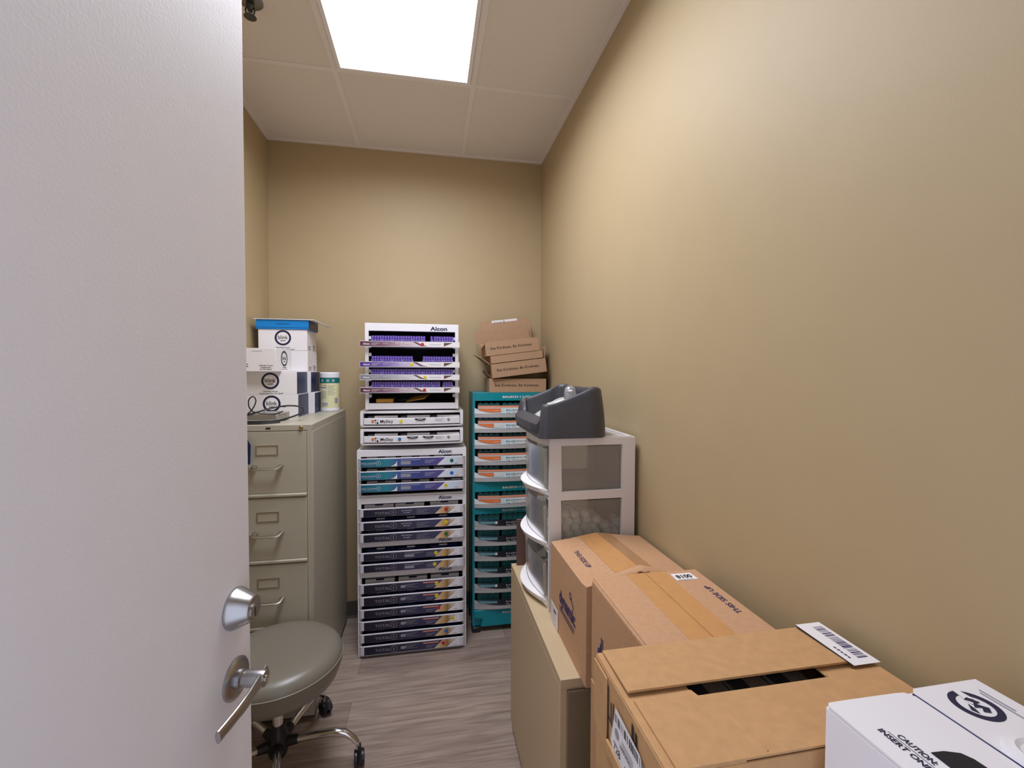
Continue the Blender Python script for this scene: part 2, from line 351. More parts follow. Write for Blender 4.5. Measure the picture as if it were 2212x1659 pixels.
# door leaf, standing open against the left
aD = math.radians(10); dD = Vector((math.sin(aD), math.cos(aD), 0)); nD = Vector((math.cos(aD), -math.sin(aD), 0)); ED = Vector((-.307, .83, 0))
HG = ED - dD*.905
dt = bpy.data.objects.new('door_1', None); C.objects.link(dt); struct(dt); dt.location = HG
dt.rotation_euler = (0, 0, -aD)   # local +y along the leaf, local +x out of the visible face
lf = MB(); lf.box(-.044, 0, 0, .905, .008, 2.135, 'door'); lf.build('door_leaf', dt, bevel=.0015)
def dl(s, o, z): return (o, .905-s, z)
b_ = MB(); b_.lathe([(.033, 0), (.0335, .003), (.0325, .006), (.021, .030), (.0195, .032), (0, .032)], 'satin', 40, o=dl(.043, 0, 1.111), ax=(1, 0, 0))
bd = b_.build('deadbolt', dt)
k_ = MB(); k_.lathe([(.0125, 0), (.0125, .0015), (.010, .002), (0, .001)], 'satin', 24, o=dl(.043, .032, 1.106), ax=(1, 0, 0)); k_.box(.0335, .0342, .8605, .8635, 1.098, 1.113, 'darkmetal'); k_.build('key_cylinder', bd)
rs = MB(); rs.lathe([(.033, 0), (.033, .003), (.030, .006), (.024, .008), (0, .008)], 'satin', 40, o=dl(.045, 0, .995), ax=(1, 0, 0)); rs = rs.build('rosette', dt)
nk = MB(); nk.lathe([(.016, .006), (.016, .014), (.0125, .016), (.0125, .022), (.0125, .030)], 'satin', 28, o=dl(.045, 0, .995), ax=(1, 0, 0))
lv = []; pts = []
for i in range(11):
    q = i/10; pts.append((.042 + .010*math.sin(q*PI*.5) - .012*max(0, q-.55), .905-.030-q*.130, .996-.004*q*q))
nk.tube(pts, [.012]+[.0115]*3+[.0105]*3+[.0095]*4, 'satin', 16, flat=(.45, 1.0))
nk.lathe([(.0135, .022), (.0138, .045), (.0125, .050), (0, .051)], 'satin', 28, o=dl(.045, 0, .995), ax=(1, 0, 0))
lever = nk.build('door_lever', dt)
MB().lathe([(.006, .051), (.006, .0525), (.004, .0528), (0, .0515)], 'chrome', 20, o=dl(.045, 0, .995), ax=(1, 0, 0)).build('lever_lock', lever)
MB().box(-.034, -.010, .905, .9065, .955, 1.035, 'satin').build('latch_plate', dt)
hg = MB()
for z in (.25, 1.07, 1.9): hg.tube([(-.002, -.004, z-.05), (-.002, -.004, z+.05)], .007, 'satin', 12)
hg.build('hinge', dt)

# ------------------------------------------------------------------ filing cabinet with four drawers
FX, FY, FW, FD, FH = -0.846, 1.98, 0.360, 0.765, 1.274
fc = thing('filing_cabinet', 'tall greige steel four drawer filing cabinet in the back left corner', 'filing cabinet', (FX, FY, 0))
b_ = MB(); b_.box(0, FW, .006, FD, .03, FH, 'greige'); b_.box(.012, FW-.012, .03, FD-.02, 0, .03, 'base')
b_.box(0, FW, 0, .006, 1.251, FH, 'greige'); b_.box(0, .020, 0, .006, .03, 1.251, 'greige'); b_.box(FW-.020, FW, 0, .006, .03, 1.251, 'greige'); b_.box(.02, FW-.02, 0, .006, .03, .132, 'greige')
b_.box(FW-.0005, FW+.0012, .012, FD-.012, .05, 1.245, 'greige')
b_.build('body', fc, bevel=.0012)
zt = [1.248, .970, .692, .413]; zb = [.976, .698, .4176, .136]
for k in range(4):
    d = MB(); d.box(.0215, FW-.0215, -.001, .005, zb[k]+.014, zt[k]-.001, 'greige')
    d.side([(-.007, zb[k]+.001), (.004, zb[k]+.001), (.004, zb[k]+.013), (-.002, zb[k]+.013), (-.007, zb[k]+.009)], .0215, FW-.0215, 'greige')
    dr = d.build('drawer', fc, bevel=.001)
    zl = zt[k]-.077
    h_ = MB()
    for (p, q, r_, s2) in ((.143, .229, zl+.017, zl+.021), (.143, .229, zl-.021, zl-.017), (.143, .148, zl-.017, zl+.017), (.224, .229, zl-.017, zl+.017)): h_.box(p, q, -.004, -.0005, r_, s2, 'nickel')
    h_.box(.148, .224, -.0018, -.0008, zl-.017, zl+.017, 'greige'); h_.build('label_holder', dr)
    zh = zt[k]-.148
    h_ = MB(); h_.tube([(.138, -.001, zh+.006), (.138, -.014, zh+.004), (.140, -.030, zh), (.148, -.034, zh-.001), (.186, -.036, zh-.001), (.226, -.034, zh-.001), (.234, -.030, zh), (.237, -.014, zh+.004), (.238, -.001, zh+.006)], [.009, .008]+[.0066]*5+[.008, .009], 'nickel', 10, flat=(1.25, .7)); h_.build('handle', dr)
    h_ = MB(); h_.box(.110, .125, -.014, -.001, zh-.010, zh+.006, 'nickel'); h_.build('thumb_latch', dr, bevel=.002)
l_ = MB(); l_.lathe([(.0085, 0), (.0085, .006), (.007, .008), (.004, .0075), (0, .0075)], 'brass', 24, o=(.318, 0, 1.2615), ax=(0, -1, 0)); l_.build('lock', fc)
MB().box(.182, .200, -.0012, 0, 1.258, 1.265, 'ink').build('badge', fc)

# navy tag hanging over the cabinet's front
tg = thing('hanging_tag', 'dark navy printed tag on a black strap hanging over the filing cabinet front', 'tag', (-0.765, 1.960, 1.118))
MB().front([(-.045, 0), (.047, 0), (.050, .078), (.030, .118), (-.030, .118), (-.045, .09)], -.0015, .0015, 'navygloss').build('card', tg)
p_ = MB(); 
for k, zz in enumerate((.018, .030, .046)): p_.poly((.020, -.0016, zz), X, Z, [(0, 0), (.02, 0), (.02, .003), (0, .003)], 'pale_ink', .0003)
p_.build('print', tg, smooth=0)
MB().tube([(0, 0, .112), (0, -.001, .14), (0, .004, .1565), (0, .016, .1590), (0, .07, .1580)], .0022, 'black', 8).build('strap', tg)

# ------------------------------------------------------------------ supplement cartons on the cabinet
BW, BD, BH = .237, .19, .1095
def ring_logo(m_, o, rx, upv, r, sx=1.0, col='navy'):
    m_.ring(o, rx, upv, r, r*.76, col, lift=.0005, sx=sx)
    m_.text('blink', Vector(o)-Vector(rx)*r*.60*sx-Vector(upv)*r*.18, rx, upv, r*.52, 'ink', w=r*1.2*sx, bold=.01)
    m_.poly(o, rx, upv, [(-.32*r*sx, -.42*r), (.32*r*sx, -.42*r), (.32*r*sx, -.34*r), (-.32*r*sx, -.34*r)], 'ink', .0005)
def carton(label, x, y, z, kind, rot=0, side='navy', bw=BW, bd=BD, bh=BH):
    c = thing('supplement_carton', label, 'carton', (x, y, z), (0, 0, rot), 'white supplement cartons on the filing cabinet')
    MB().box(0, bw, 0, bd, 0, bh, 'paper').build('box', c, bevel=.0012)
    p = MB()
    if kind == 'logo':
        ring_logo(p, (bw*.5, 0, bh*.60), X, Z, .040)
        p.text('Clinically Proven', (bw*.5-.034, 0, .0125), X, Z, .0062, 'ink', w=.068, bold=.02)
        p.text('Supplement For Dry Eyes*', (bw*.5-.050, 0, .003), X, Z, .0062, 'ink', w=.108, bold=.02)
    if kind == 'turned':
        p.text('blink', (.020, 0, .022), X, Z, .022, 'ink', w=.085, bold=.012)
        for q, (s1, ww) in enumerate((('Clinically Proven', .062), ('Supplement', .046), ('For Dry Eyes*', .052))): p.text(s1, (.181-ww/2, 0, .026-.009*q), X, Z, .0062, 'ink', w=ww, bold=.02)
        p.text('SATIETY, INSIDE', (.118, 0, .092), X, Z, .004, 'grey_ink', w=.048) if False else p.poly((.118, 0, .094), X, Z, [(0, 0), (.046, 0), (.046, .002), (0, .002)], 'grey_ink', .0004)
        ring_logo(p, (bw, bd*.52, bh*.58), Y, Z, .038, col='navy')
        p.poly((bw, bd*.36, .010), Y, Z, [(0, 0), (.07, 0), (.07, .003), (0, .003)], 'grey_ink', .0004); p.poly((bw, bd*.42, .018), Y, Z, [(0, 0), (.045, 0), (.045, .003), (0, .003)], 'ink', .0004)
    if side == 'navy': p.poly((bw, .004, .001), Y, Z, [(0, 0), (bd-.006, 0), (bd-.006, bh-.002), (0, bh-.002)], 'navygloss', .0004)
    elif side == 'text':
        p.text('30', (bw, .02, .014), Y, Z, .014, 'ink', w=.05); p.poly((bw, .02, .006), Y, Z, [(0, 0), (.05, 0), (.05, .003), (0, .003)], 'ink', .0004)
        for q in range(4): p.poly((bw, .11, .006+.008*q), Y, Z, [(0, 0), (.055-.01*(q % 2), 0), (.055-.01*(q % 2), .003), (0, .003)], 'ink', .0004)
    if p.v: p.build('print', c, smooth=0)
    return c
zc = FH+.0005
carton('white blink-logo carton with navy end, lowest of the near stack on the filing cabinet', -.866, 2.311, zc, 'logo').__setitem__('label', 'white carton with navy ring logo, lowest of the near stack, behind the black cable')
carton('white carton with navy ring logo, second up in the near stack, above the cable', -.871, 2.311, zc+.110, 'logo')
carton('white carton turned a little, topmost of the near stack, narrow ring logo on its end', -.930, 2.262, zc+.2205, 'turned', rot=-math.radians(5), side='none', bw=.224)
carton('white carton with navy end, lowest of the far stack, beside the wipes canister', -.838+.002, 2.502, zc, 'plain')
carton('white carton with navy end, second up in the far stack behind the near stack', -.854, 2.502, zc+.110, 'plain')
carton('plain white carton, third up in the far stack, beside the turned carton', -.868, 2.502, zc+.2205, 'plain', side='text')
carton('white carton with navy ring logo, under the bright blue box lid', -.870, 2.502, zc+.331, 'logo', side='text')
bl = thing('blue_box', 'flat bright blue carton lying on top of the far stack of white cartons', 'box', (-.878, 2.497, zc+.441))
MB().box(0, .254, 0, .20, 0, .048, 'bluebox').build('box', bl, bevel=.001)
p_ = MB(); p_.poly((.254, .001, .001), Y, Z, [(0, 0), (.198, 0), (.198, .046), (0, .046)], 'navygloss', .0005); p_.poly((.095, 0, .026), X, Z, [(0, 0), (.065, 0), (.065, .0025), (0, .0025)], 'navy', .0005); p_.poly((0, 0, .008), X, Z, [(0, 0), (.254, 0), (.254, .0015), (0, .0015)], 'navy', .0005)
p_.poly((.254, .05, .024), Y, Z, [(0, 0), (.07, 0), (.07, .003), (0, .003)], 'grey_ink', .0008); p_.build('print', bl, smooth=0)
fl = MB(); fl.add([(-.888, 2.49, zc+.4905), (-.596, 2.49, zc+.4905), (-.555, 2.63, zc+.4905-.03), (-.60, 2.69, zc+.4905), (-.888, 2.69, zc+.4905), (-.888, 2.49, zc+.4935), (-.596, 2.49, zc+.4935), (-.535, 2.62, zc+.4905-.027), (-.60, 2.69, zc+.4935), (-.888, 2.69, zc+.4935)],
                   [(0, 4, 3, 1), (1, 3, 2), (5, 6, 8, 9), (6, 7, 8), (0, 1, 6, 5), (1, 2, 7, 6), (2, 3, 8, 7), (3, 4, 9, 8), (4, 0, 5, 9)], 'paper')
tag(fl.build('card_sheet', smooth=0), 'thin white card sheet with a drooping corner lying on the blue box', 'card')

# wipes canister
wc = thing('wipes_canister', 'cylindrical wipes canister with white lid, teal band and cream label on the filing cabinet', 'canister', (-.552, 2.645, zc))
MB().lathe([(0, 0), (.048, 0), (.051, .004), (.051, .018), (.050, .022), (.050, .165), (.051, .168), (.051, .178), (.0485, .182), (0, .182)], 'white', 40).build('body', wc)
MB().lathe([(.0506, .020), (.0506, .158)], 'yellowlab', 40).build('label_wrap', wc)
wb = MB(); wb.lathe([(.0516, .158), (.0516, .186)], 'tealband', 40).build('teal_band', wc)
MB().lathe([(.051, .186), (.0525, .188), (.0525, .212), (.049, .217), (0, .217)], 'white', 40).build('lid', wc)
p_ = MB()
def cyl(th, z): return Vector((.0512*math.sin(th), -.0512*math.cos(th), z))
def cpatch(a0, a1, z0, z1, m, n=5):
    vs = []; 
    for i in range(n+1):
        th = a0+(a1-a0)*i/n; vs += [cyl(th, z0), cyl(th, z1)]
    p_.add(vs, [(2*i, 2*i+2, 2*i+3, 2*i+1) for i in range(n)], m)
cpatch(-.55, -.10, .142, .147, 'pink'); cpatch(-.9, -.12, .130, .134, 'blue')
for q in range(9): cpatch(-.02, .75-.1*(q % 3), .143-.0065*q, .1445-.0065*q, 'grey_ink')
for q in range(7): cpatch(-.75, -.12-.08*(q % 2), .112-.0065*q, .1135-.0065*q, 'grey_ink')
cpatch(-.62, -.02, .028, .055, 'paper'); cpatch(-.60, -.04, .030, .033, 'ink')
for th in (-.48, -.17):
    o = cyl(th, .043); rx = Vector((math.cos(th), math.sin(th), 0)); p_.ring(o+Vector((0, -.0006, 0)), rx, Z, .0075, .005, 'ink', 16)
for th in (-.6, 0, .55): o = cyl(th, .171); rx = Vector((math.cos(th), math.sin(th), 0)); p_.ring(o, rx, Z, .007, .004, 'paper', 14, lift=.001); 
cpatch(.72, 1.1, .045, .075, 'grey_ink'); p_.build('print', wc, smooth=0)

# aluminium device and its cables
dv = thing('aluminium_device', 'flat rounded brushed aluminium device on the filing cabinet under black cable', 'device', (-.76, 2.19, zc))
MB().plan(rrect(-.11, .118, -.07, .06, .035, 8), .003, .036, 'silver').build('housing', dv, bevel=.003); MB().plan(rrect(-.10, .108, -.06, .05, .03, 6), 0, .003, 'black').build('base_pad', dv)
def bez(P, n=24):
    out = []; P = [Vector(p) for p in P]; Q = [P[0]]+P+[P[-1]]
    for i in range(1, len(Q)-2):
        for k in range(n//4):
            t_ = k/(n//4); a0, a1, a2, a3 = Q[i-1], Q[i], Q[i+1], Q[i+2]
            out.append(.5*((2*a1)+(a2-a0)*t_+(2*a0-5*a1+4*a2-a3)*t_*t_+(3*a1-a0-3*a2+a3)*t_**3))
    return out+[P[-1]]
z0 = zc+.004
tag(MB().tube(bez([(-.83, 2.07, z0), (-.74, 2.06, z0), (-.67, 2.065, z0+.002), (-.61, 2.10, z0+.014), (-.565, 2.14, z0+.034), (-.575, 2.16, z0+.056), (-.63, 2.14, z0+.064), (-.70, 2.10, z0+.052), (-.76, 2.07, z0+.032), (-.83, 2.05, z0+.022)]), .0038, 'black', 10).build('black_cable'), 'thick black cable looping out to the right over the cabinet top beside the aluminium device', 'cable')
tag(MB().tube(bez([(-.83, 2.04, z0+.002), (-.775, 2.035, z0+.022), (-.735, 2.03, z0+.055), (-.718, 2.03, z0+.092), (-.728, 2.03, z0+.112), (-.745, 2.03, z0+.098), (-.745, 2.035, z0+.065), (-.725, 2.05, z0+.042), (-.67, 2.09, z0+.0315), (-.65, 2.15, z0+.038)]), .0026, 'black', 8).build('thin_cable'), 'thin black cable standing up in a narrow loop in front of the lowest near carton', 'cable')
tag(MB().tube(bez([(-.83, 2.02, z0+.006), (-.79, 2.035, z0+.026), (-.72, 2.07, z0+.046), (-.66, 2.10, z0+.060), (-.645, 2.105, z0+.064), (-.625, 2.11, z0+.064)]), [.0026]*18+[.0045]*3, 'black', 8).build('plug_cable'), 'black cable ending in a small straight plug above the aluminium device', 'cable')
tag(MB().tube(bez([(-.83, 2.005, z0-.001), (-.77, 2.01, z0-.001), (-.70, 2.015, z0-.001), (-.665, 2.03, z0), (-.63, 2.05, z0+.001)]), .0036, 'black', 8).build('flat_cable'), 'black cable lying along the front rim of the filing cabinet top', 'cable')

# ------------------------------------------------------------------ contact lens racks (middle stack)
def dot(parent, x, y, z, m, r=.0095):
    p = MB(); p.lathe([(r, 0), (r, .0006), (0, .0006)], m, 20, o=(x, y, z), ax=(0, -1, 0)); p.poly((x-r*.6, y-.0008, z-.001), X, Z, [(0, 0), (r*1.2, 0), (r*1.2, .0016), (0, .0016)], 'ink', .0002); p.build('sticker', parent, smooth=0)
def bars(p, x, y, z, wd, n, gap, m, th=.0018):
    for q in range(n): p.poly((x, y, z-gap*q), X, Z, [(0, 0), (wd*(1-.22*(q % 3)), 0), (wd*(1-.22*(q % 3)), th), (0, th)], m, .0005)
def curved_front(w, x0, x1, prot, z0, z1, m, r=.022):
    mb = MB(); k = .0045; out = arc(x0+r, -prot+r, r, PI, 1.5*PI, 5) + arc(x1-r, -prot+r, r, 1.5*PI, 2*PI, 5) + [(x1, .006), (x1-k, .006)] + arc(x1-r, -prot+r, r-k, 1.5*PI, 2*PI, 5)[::-1] + arc(x0+r, -prot+r, r-k, PI, 1.5*PI, 5)[::-1] + [(x0+k, .006), (x0, .006)]
    mb.plan(out, z0, z1, m); return mb
def shell(p, w, h, d, m, t=.020, top=.014, bot=.010, head=0.0, shade_skin='inner'):
    b = MB(); b.box(0, t, 0, d, 0, h, m); b.box(w-t, w, 0, d, 0, h, m); b.box(t, w-t, 0, d, h-top-head, h, m); b.box(t, w-t, 0, d, 0, bot, m); b.box(t, w-t, d-.01, d, bot, h-top-head, m)
    b.box(t, t+.002, .012, d-.01, bot, h-top-head, shade_skin); b.box(w-t-.002, w-t, .012, d-.01, bot, h-top-head, shade_skin); b.box(t+.002, w-t-.002, .012, d-.012, bot, bot+.002, shade_skin)  # dark skins on the inside faces paint in the shade of the gaps
    b.box(t+.002, w-t-.002, d-.013, d-.010, bot+.002, h-top-head, shade_skin); b.box(t+.002, w-t-.002, .012, d-.013, h-top-head-.002, h-top-head, shade_skin)
    return b.build('body', p, bevel=.005)
def wordmark(p, s, x, z, h, wd, m, bold=.035, y=-.0004, name='wordmark'):
    q = MB(); q.text(s, (x, y, z), X, Z, h, m, w=wd, bold=bold); return q.build(name, p, smooth=0)
def lens_carton(name, w, d, h, m, topm=None):
    b = MB(); b.box(0, w, 0, d, 0, h, m); return b
def total_strip(parent, w, zz, h, y, variant):
    x0, x1 = .034, w-.036; L = x1-x0; ang = h*.9
    p = MB(); p.poly((x0, y, zz), X, Z, [(0, 0), (L*.80-ang, 0), (L*.80+ang*.2, h), (0, h)], 'total'); s = p.build('label_strip', parent, smooth=0)
    q = MB(); q.poly((x0+L*.80, y, zz), X, Z, [(-ang, 0), (L*.135-ang, 0), (L*.135+ang*.2, h), (ang*.2, h)], 'gold'); q.build('gold_panel', parent, smooth=0)
    q = MB(); q.poly((x0+L*.935, y, zz), X, Z, [(-ang, 0), (L*.065, 0), (L*.065, h), (ang*.2, h)], 'white')
    q.poly((x0+L*.935, y, zz), X, Z, [(-ang+.002, .004), (-ang+.005, .004), (ang*.1+.003, h-.003), (ang*.1, h-.003)], 'brown', .0003); bars(q, x0+L*.93, y, zz+.006, .022, 1, .004, 'ink', .0012)
    gi = 'grey_ink'; t = MB(); t.text('TOTAL', (x0+.055, y, zz+h*.30), X, Z, h*.36, gi, w=.078, bold=.0); t.ring((x0+.150, y, zz+h*.5), X, Z, h*.40, h*.36, gi, lift=.0004); t.text('1', (x0+.147, y, zz+h*.34), X, Z, h*.34, gi, w=.004)
    if variant == 'multi':
        t.text('MULTIFOCAL', (x0+.190, y, zz+h*.62), X, Z, h*.13, 'pale_ink', w=.055, bold=.02); t.text(parent.get('power', 'LO ADD'), (x0+.200, y, zz+h*.32), X, Z, h*.13, 'pale_ink', w=.034, bold=.02)
        bars(t, x0+.268, y, zz+h*.70, .07, 5, .006, gi, .0014)
    elif variant == 'astig':
        bars(t, x0+.205, y, zz+h*.78, .10, 2, .005, gi, .0018); t.poly((x0+.205, y, zz+h*.22), X, Z, [(0, 0), (.05, 0), (.05, h*.34), (0, h*.34)], gi, .0004); bars(t, x0+.318, y, zz+h*.66, .075, 4, .0055, 'grey_ink', .0014)
    else:
        t.poly((x0+.185, y, zz+h*.35), X, Z, [(0, 0), (.022, 0), (.03, h*.35), (0, h*.35)], gi, .0004); bars(t, x0+.213, y, zz+h*.75, .06, 4, .0055, gi, .0014); t.poly((x0+.30, y, zz+h*.72), X, Z, [(0, 0), (.082, 0), (.082, h*.14), (0, h*.14)], 'pink', .0004)
        t.text('Dailies', (x0+.32, y, zz+h*.35), X, Z, h*.2, gi, w=.045) if False else bars(t, x0+.316, y, zz+h*.45, .055, 3, .0055, gi, .0016)
    t.build('print', s, smooth=0); q.build('end_panel', parent, smooth=0)
SX, SY, SD = -.370, 2.392, .34
def rack(label, z, h, drawers, variant, dots, powers=None, x0=SX, wd=.564, y0=SY, rot=0, ytext=.0, hh=.040):
    r = thing('lens_display_rack', label, 'display rack', (x0, y0, z), (0, 0, rot)); shell(r, wd, h, SD, 'white', head=hh-.014)
    wordmark(r, 'Alcon', .415, h-hh+.010, .019, .070, 'navy', bold=.03)
    for k, (a, b) in enumerate(drawers):
        hgt = b-a; m = curved_front(wd, .007, wd-.007, .024, a, b, 'white2'); m.box(.028, wd-.028, -.0195, .30, a, a+.003, 'inner'); m.box(.012, wd-.012, -.0225, -.019, b, b+.0018, 'frame_white')  # top lip in a lighter white: the light it catches put into colour
        dr = m.build('drawer', r, bevel=.002)
        if powers: dr['power'] = powers[k]
        if variant == 'prec':
            x1 = wd-.032; L = x1-.022; hs = hgt-.004; y = -.0245; zz = a+.001; p = MB()
            p.poly((.022, y, zz), X, Z, [(0, 0), (L*.755, 0), (L*.84, hs), (0, hs)], 'prec'); s = p.build('label_strip', dr, smooth=0)
            q = MB(); q.poly((.022, y, zz), X, Z, [(L*.755, 0), (L*.93, 0), (L, hs), (L*.84, hs)], 'precr'); q.poly((.022, y, zz), X, Z, [(L*.785, 0), (L*.795, 0), (L*.88, hs), (L*.87, hs)], 'white', .0003); bars(q, .022+L*.94, y, zz+.006, .018, 1, .004, 'ink', .0012); q.build('end_panel', dr, smooth=0)
            t = MB(); t.text('PRECISION', (.026, y, zz+hs*.36), X, Z, hs*.24, 'pale_ink', w=.072, bold=0); t.ring((.110, y, zz+hs*.5), X, Z, hs*.30, hs*.26, 'pale_ink', lift=.0004); t.text('1', (.108, y, zz+hs*.38), X, Z, hs*.26, 'pale_ink', w=.003); bars(t, .030, y, zz+hs*.22, .055, 1, .004, 'grey_ink', .0012)
            t.poly((.17, y, zz), X, Z, [(0, .001), (.033, .001), (.033, hs*.75), (.028, hs*.45), (.016, hs*.18)], 'paper', .0004)
            t.poly((.222, y, zz+hs*.2), X, Z, [(0, 0), (.050, 0), (.050, hs*.45), (0, hs*.45)], 'grey_ink', .0004); bars(t, .222, y, zz+hs*.78, .10, 1, .004, 'pale_ink', .002); bars(t, .345, y, zz+hs*.68, .055, 3, .007, 'pale_ink', .0014)
            t.build('print', s, smooth=0)
        else: total_strip(dr, wd, a+.001, hgt-.005, -.0245, variant)
        if dots[k]: dot(dr, dots[k][1], -.0252, a+hgt*.52, M[dots[k][0]])
    return r
# six-drawer rack on the floor
rack('white lens rack with six dark navy drawers, lowest of the middle stack', .001, .446, [(.345, .392), (.280, .326), (.215, .259), (.150, .196), (.085, .129), (.020, .066)], 'dailies', [('yellow', .405), ('yellow', .405), ('red', .415), ('yellow', .49), ('blue', .455), ('red', .44)], hh=.029)
rack('white lens rack with two dark navy drawers, second from the floor in the middle stack', .4475, .157, [(.0075, .0490), (.068, .1095)], 'astig', [('yellow', .395), ('yellow', .402)], hh=.026)
rack('white lens rack with three dark multifocal drawers, third from the floor in the middle stack', .605, .235, [(.0075, .0510), (.0700, .1135), (.1400, .1815)], 'multi', [('green', .455), ('yellow', .455), ('red', .455)], ['HI ADD', 'MED ADD', 'LO ADD'], hh=.034)
rack('white lens rack with three teal and blue drawers, fourth from the floor in its stack', .8415, .246, [(.032, .0735), (.096, .139), (.162, .206)], 'prec', [('yellow', .455), ('blue', .485), ('green', .485)], hh=.034)

def box_row(proto, spots, label, group):
    for k, (x, y, z) in enumerate(spots):
        if k == 0 and not proto.get('used'): o = proto; proto['used'] = 1; o.location = (x, y, z)
        else: o = dup(proto, (x, y, z))
        o['label'] = label; o['group'] = group
# white cartons in the three-drawer teal/blue rack
def lens_box(w_, d_, h_, m, slot=None):
    b = MB(); b.box(0, w_, 0, d_, 0, h_, m)
    if slot: b.box(w_*.36, w_*.64, -.0006, .006, h_-.006, h_+.0005, slot); b.poly((w_*.08, 0, h_*.72), X, Z, [(0, 0), (w_*.5, 0), (w_*.5, .0015), (0, .0015)], 'grey_ink', .0004)
    o = b.build('lens_carton', smooth=0); o['category'] = 'carton'; return o
pw = lens_box(.146, .2, .0425, 'paper', 'navy')
zz = .8415
for lab, a in (('bottom', .032), ('middle', .096), ('top', .162)):
    box_row(pw, [(SX+x, SY+.0215, zz+a+.0035) for x in (.046, .222, .393)], 'white lens carton standing in the %s drawer of the teal and blue lens rack' % lab, 'white lens cartons in the teal and blue rack, %s drawer' % lab)
pd = lens_box(.150, .2, .044, 'navygloss', 'white')
for rk, z_, a_, hb in (('three-drawer multifocal', .605, .0110, 'bottom'), ('three-drawer multifocal', .605, .0700, 'middle'), ('two-drawer navy', .4475, .0110, 'bottom'), ('two-drawer navy', .4475, .0680, 'top'),
                   ('six-drawer navy', .001, .280, 'second'), ('six-drawer navy', .001, .215, 'third'), ('six-drawer navy', .001, .150, 'fourth'), ('six-drawer navy', .001, .085, 'fifth'), ('six-drawer navy', .001, .020, 'lowest')):
    box_row(pd, [(SX+x, SY+.0215, z_+a_+.0035) for x in (.040, .196, .366)], 'dark navy lens carton in the %s drawer of the %s lens rack' % (hb, rk), 'navy lens cartons in the %s rack, %s drawer' % (rk, hb))
pt = lens_box(.150, .2, .0475, 'paper', 'navy')
box_row(pt, [(SX+x, SY+.0215, .605+.1400+.0035) for x in (.032, .190, .372)], 'white topped lens carton in the top drawer of the three-drawer multifocal rack', 'white lens cartons in the multifocal rack')
box_row(pt, [(SX+x, SY+.0215, .001+.345+.0035) for x in (.035, .205, .375)], 'white topped lens carton in the top drawer of the six-drawer navy rack', 'white lens cartons in the six-drawer rack')

# two single-drawer white units
def slim(label, z, dotm, cups):
    W_ = .530; r = thing('lens_tray_unit', label, 'display rack', (-.353, 2.392, z))
    def bulge(x0, x1, amt, y, n=14): return [(x0+(x1-x0)*i/n, y-amt*(1-(2*i/n-1)**2)) for i in range(n+1)]
    b = MB()
    for a, c in ((0, .008), (.071, .0835)): b.plan(bulge(0, W_, .022, .006)+[(W_, .33), (0, .33)], a, c, 'white')
    for xa, xb in ((0, .016), (W_-.016, W_)): b.plan([(xa, .002), (xb, .002), (xb, .33), (xa, .33)], .008, .071, 'white')
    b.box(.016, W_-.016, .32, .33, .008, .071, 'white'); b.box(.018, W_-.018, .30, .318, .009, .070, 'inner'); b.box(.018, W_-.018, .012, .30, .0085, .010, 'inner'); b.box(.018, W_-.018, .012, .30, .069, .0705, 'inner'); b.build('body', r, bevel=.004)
    d = MB(); d.plan(bulge(.018, W_-.018, .020, .000)+[(W_-.018, .012), (.018, .012)], .013, .046, 'white'); d.box(.03, W_-.03, .012, .29, .013, .016, 'white2'); dr = d.build('drawer', r, bevel=.0015)
    def yb(x): q = (x-.018)/(W_-.036); return -.020*(1-(2*q-1)**2)-.0012
    p = MB()
    x = .064; p.disc((x, yb(x), .031), X, Z, .0075, 'orange', lift=.0004)
    for dx, dz, rr, mm in ((.013, .036, .004, 'navy'), (.014, .0235, .0025, 'ink'), (.024, .022, .005, 'ink'), (.024, .037, .002, 'blue')): p.disc((x+dx, yb(x+dx)-.0004, dz), X, Z, rr, mm, 14)
    for ch, x_, w_ in (('M', .102, .016), ('y', .1195, .010), ('D', .131, .0125), ('a', .1445, .010), ('y', .156, .010)): p.text(ch, (x_, yb(x_+.005)-.0008, .0245), X, Z, .0135, 'ink', w=w_, bold=.02)
    for cx in cups:
        p.poly((cx, yb(cx)-.001, .044), X, Z, [(.030*math.cos(t_), .012*math.sin(t_)*1.0) for t_ in [PI+PI*k/12 for k in range(13)]], 'ink'); p.poly((cx-.014, yb(cx)-.0015, .037), X, Z, [(0, 0), (.028, 0), (.028, .003), (0, .003)], 'pale_ink'); p.poly((cx-.024, yb(cx)-.001, .027), X, Z, [(0, 0), (.048, 0), (.048, .0012), (0, .0012)], 'grey_ink')
    p.poly((.382, yb(.40)-.001, .038), X, Z, [(0, 0), (.046, 0), (.046, .002), (0, .002)], 'grey_ink'); p.poly((.382, yb(.40)-.001, .030), X, Z, [(0, 0), (.034, 0), (.034, .002), (0, .002)], 'grey_ink')
    p.disc((.452, yb(.452)-.001, .036), X, Z, .0065, 'green', 18); p.disc((.452, yb(.452)-.0014, .037), X, Z, .003, 'pale_ink', 12); p.build('print', dr, smooth=0)
    q = MB(); x = .207 if dotm == 'yellow' else .199; q.lathe([(.0085, 0), (.0085, .0006), (0, .0006)], dotm, 18, o=(x, yb(x)-.0008, .031), ax=(0, -1, 0)); q.build('sticker', dr, smooth=0)
    return r
slim('white single tray lens unit with yellow sticker, upper of the pair in the middle stack', 1.196, 'yellow', (.305,)).location.z = 1.2085
slim('white single tray lens unit with blue sticker, lower of the pair in the middle stack', 1.0880, 'blue', (.265, .345)).location.z = 1.1145
pm = lens_box(.118, .2, .040, 'paper', None); 
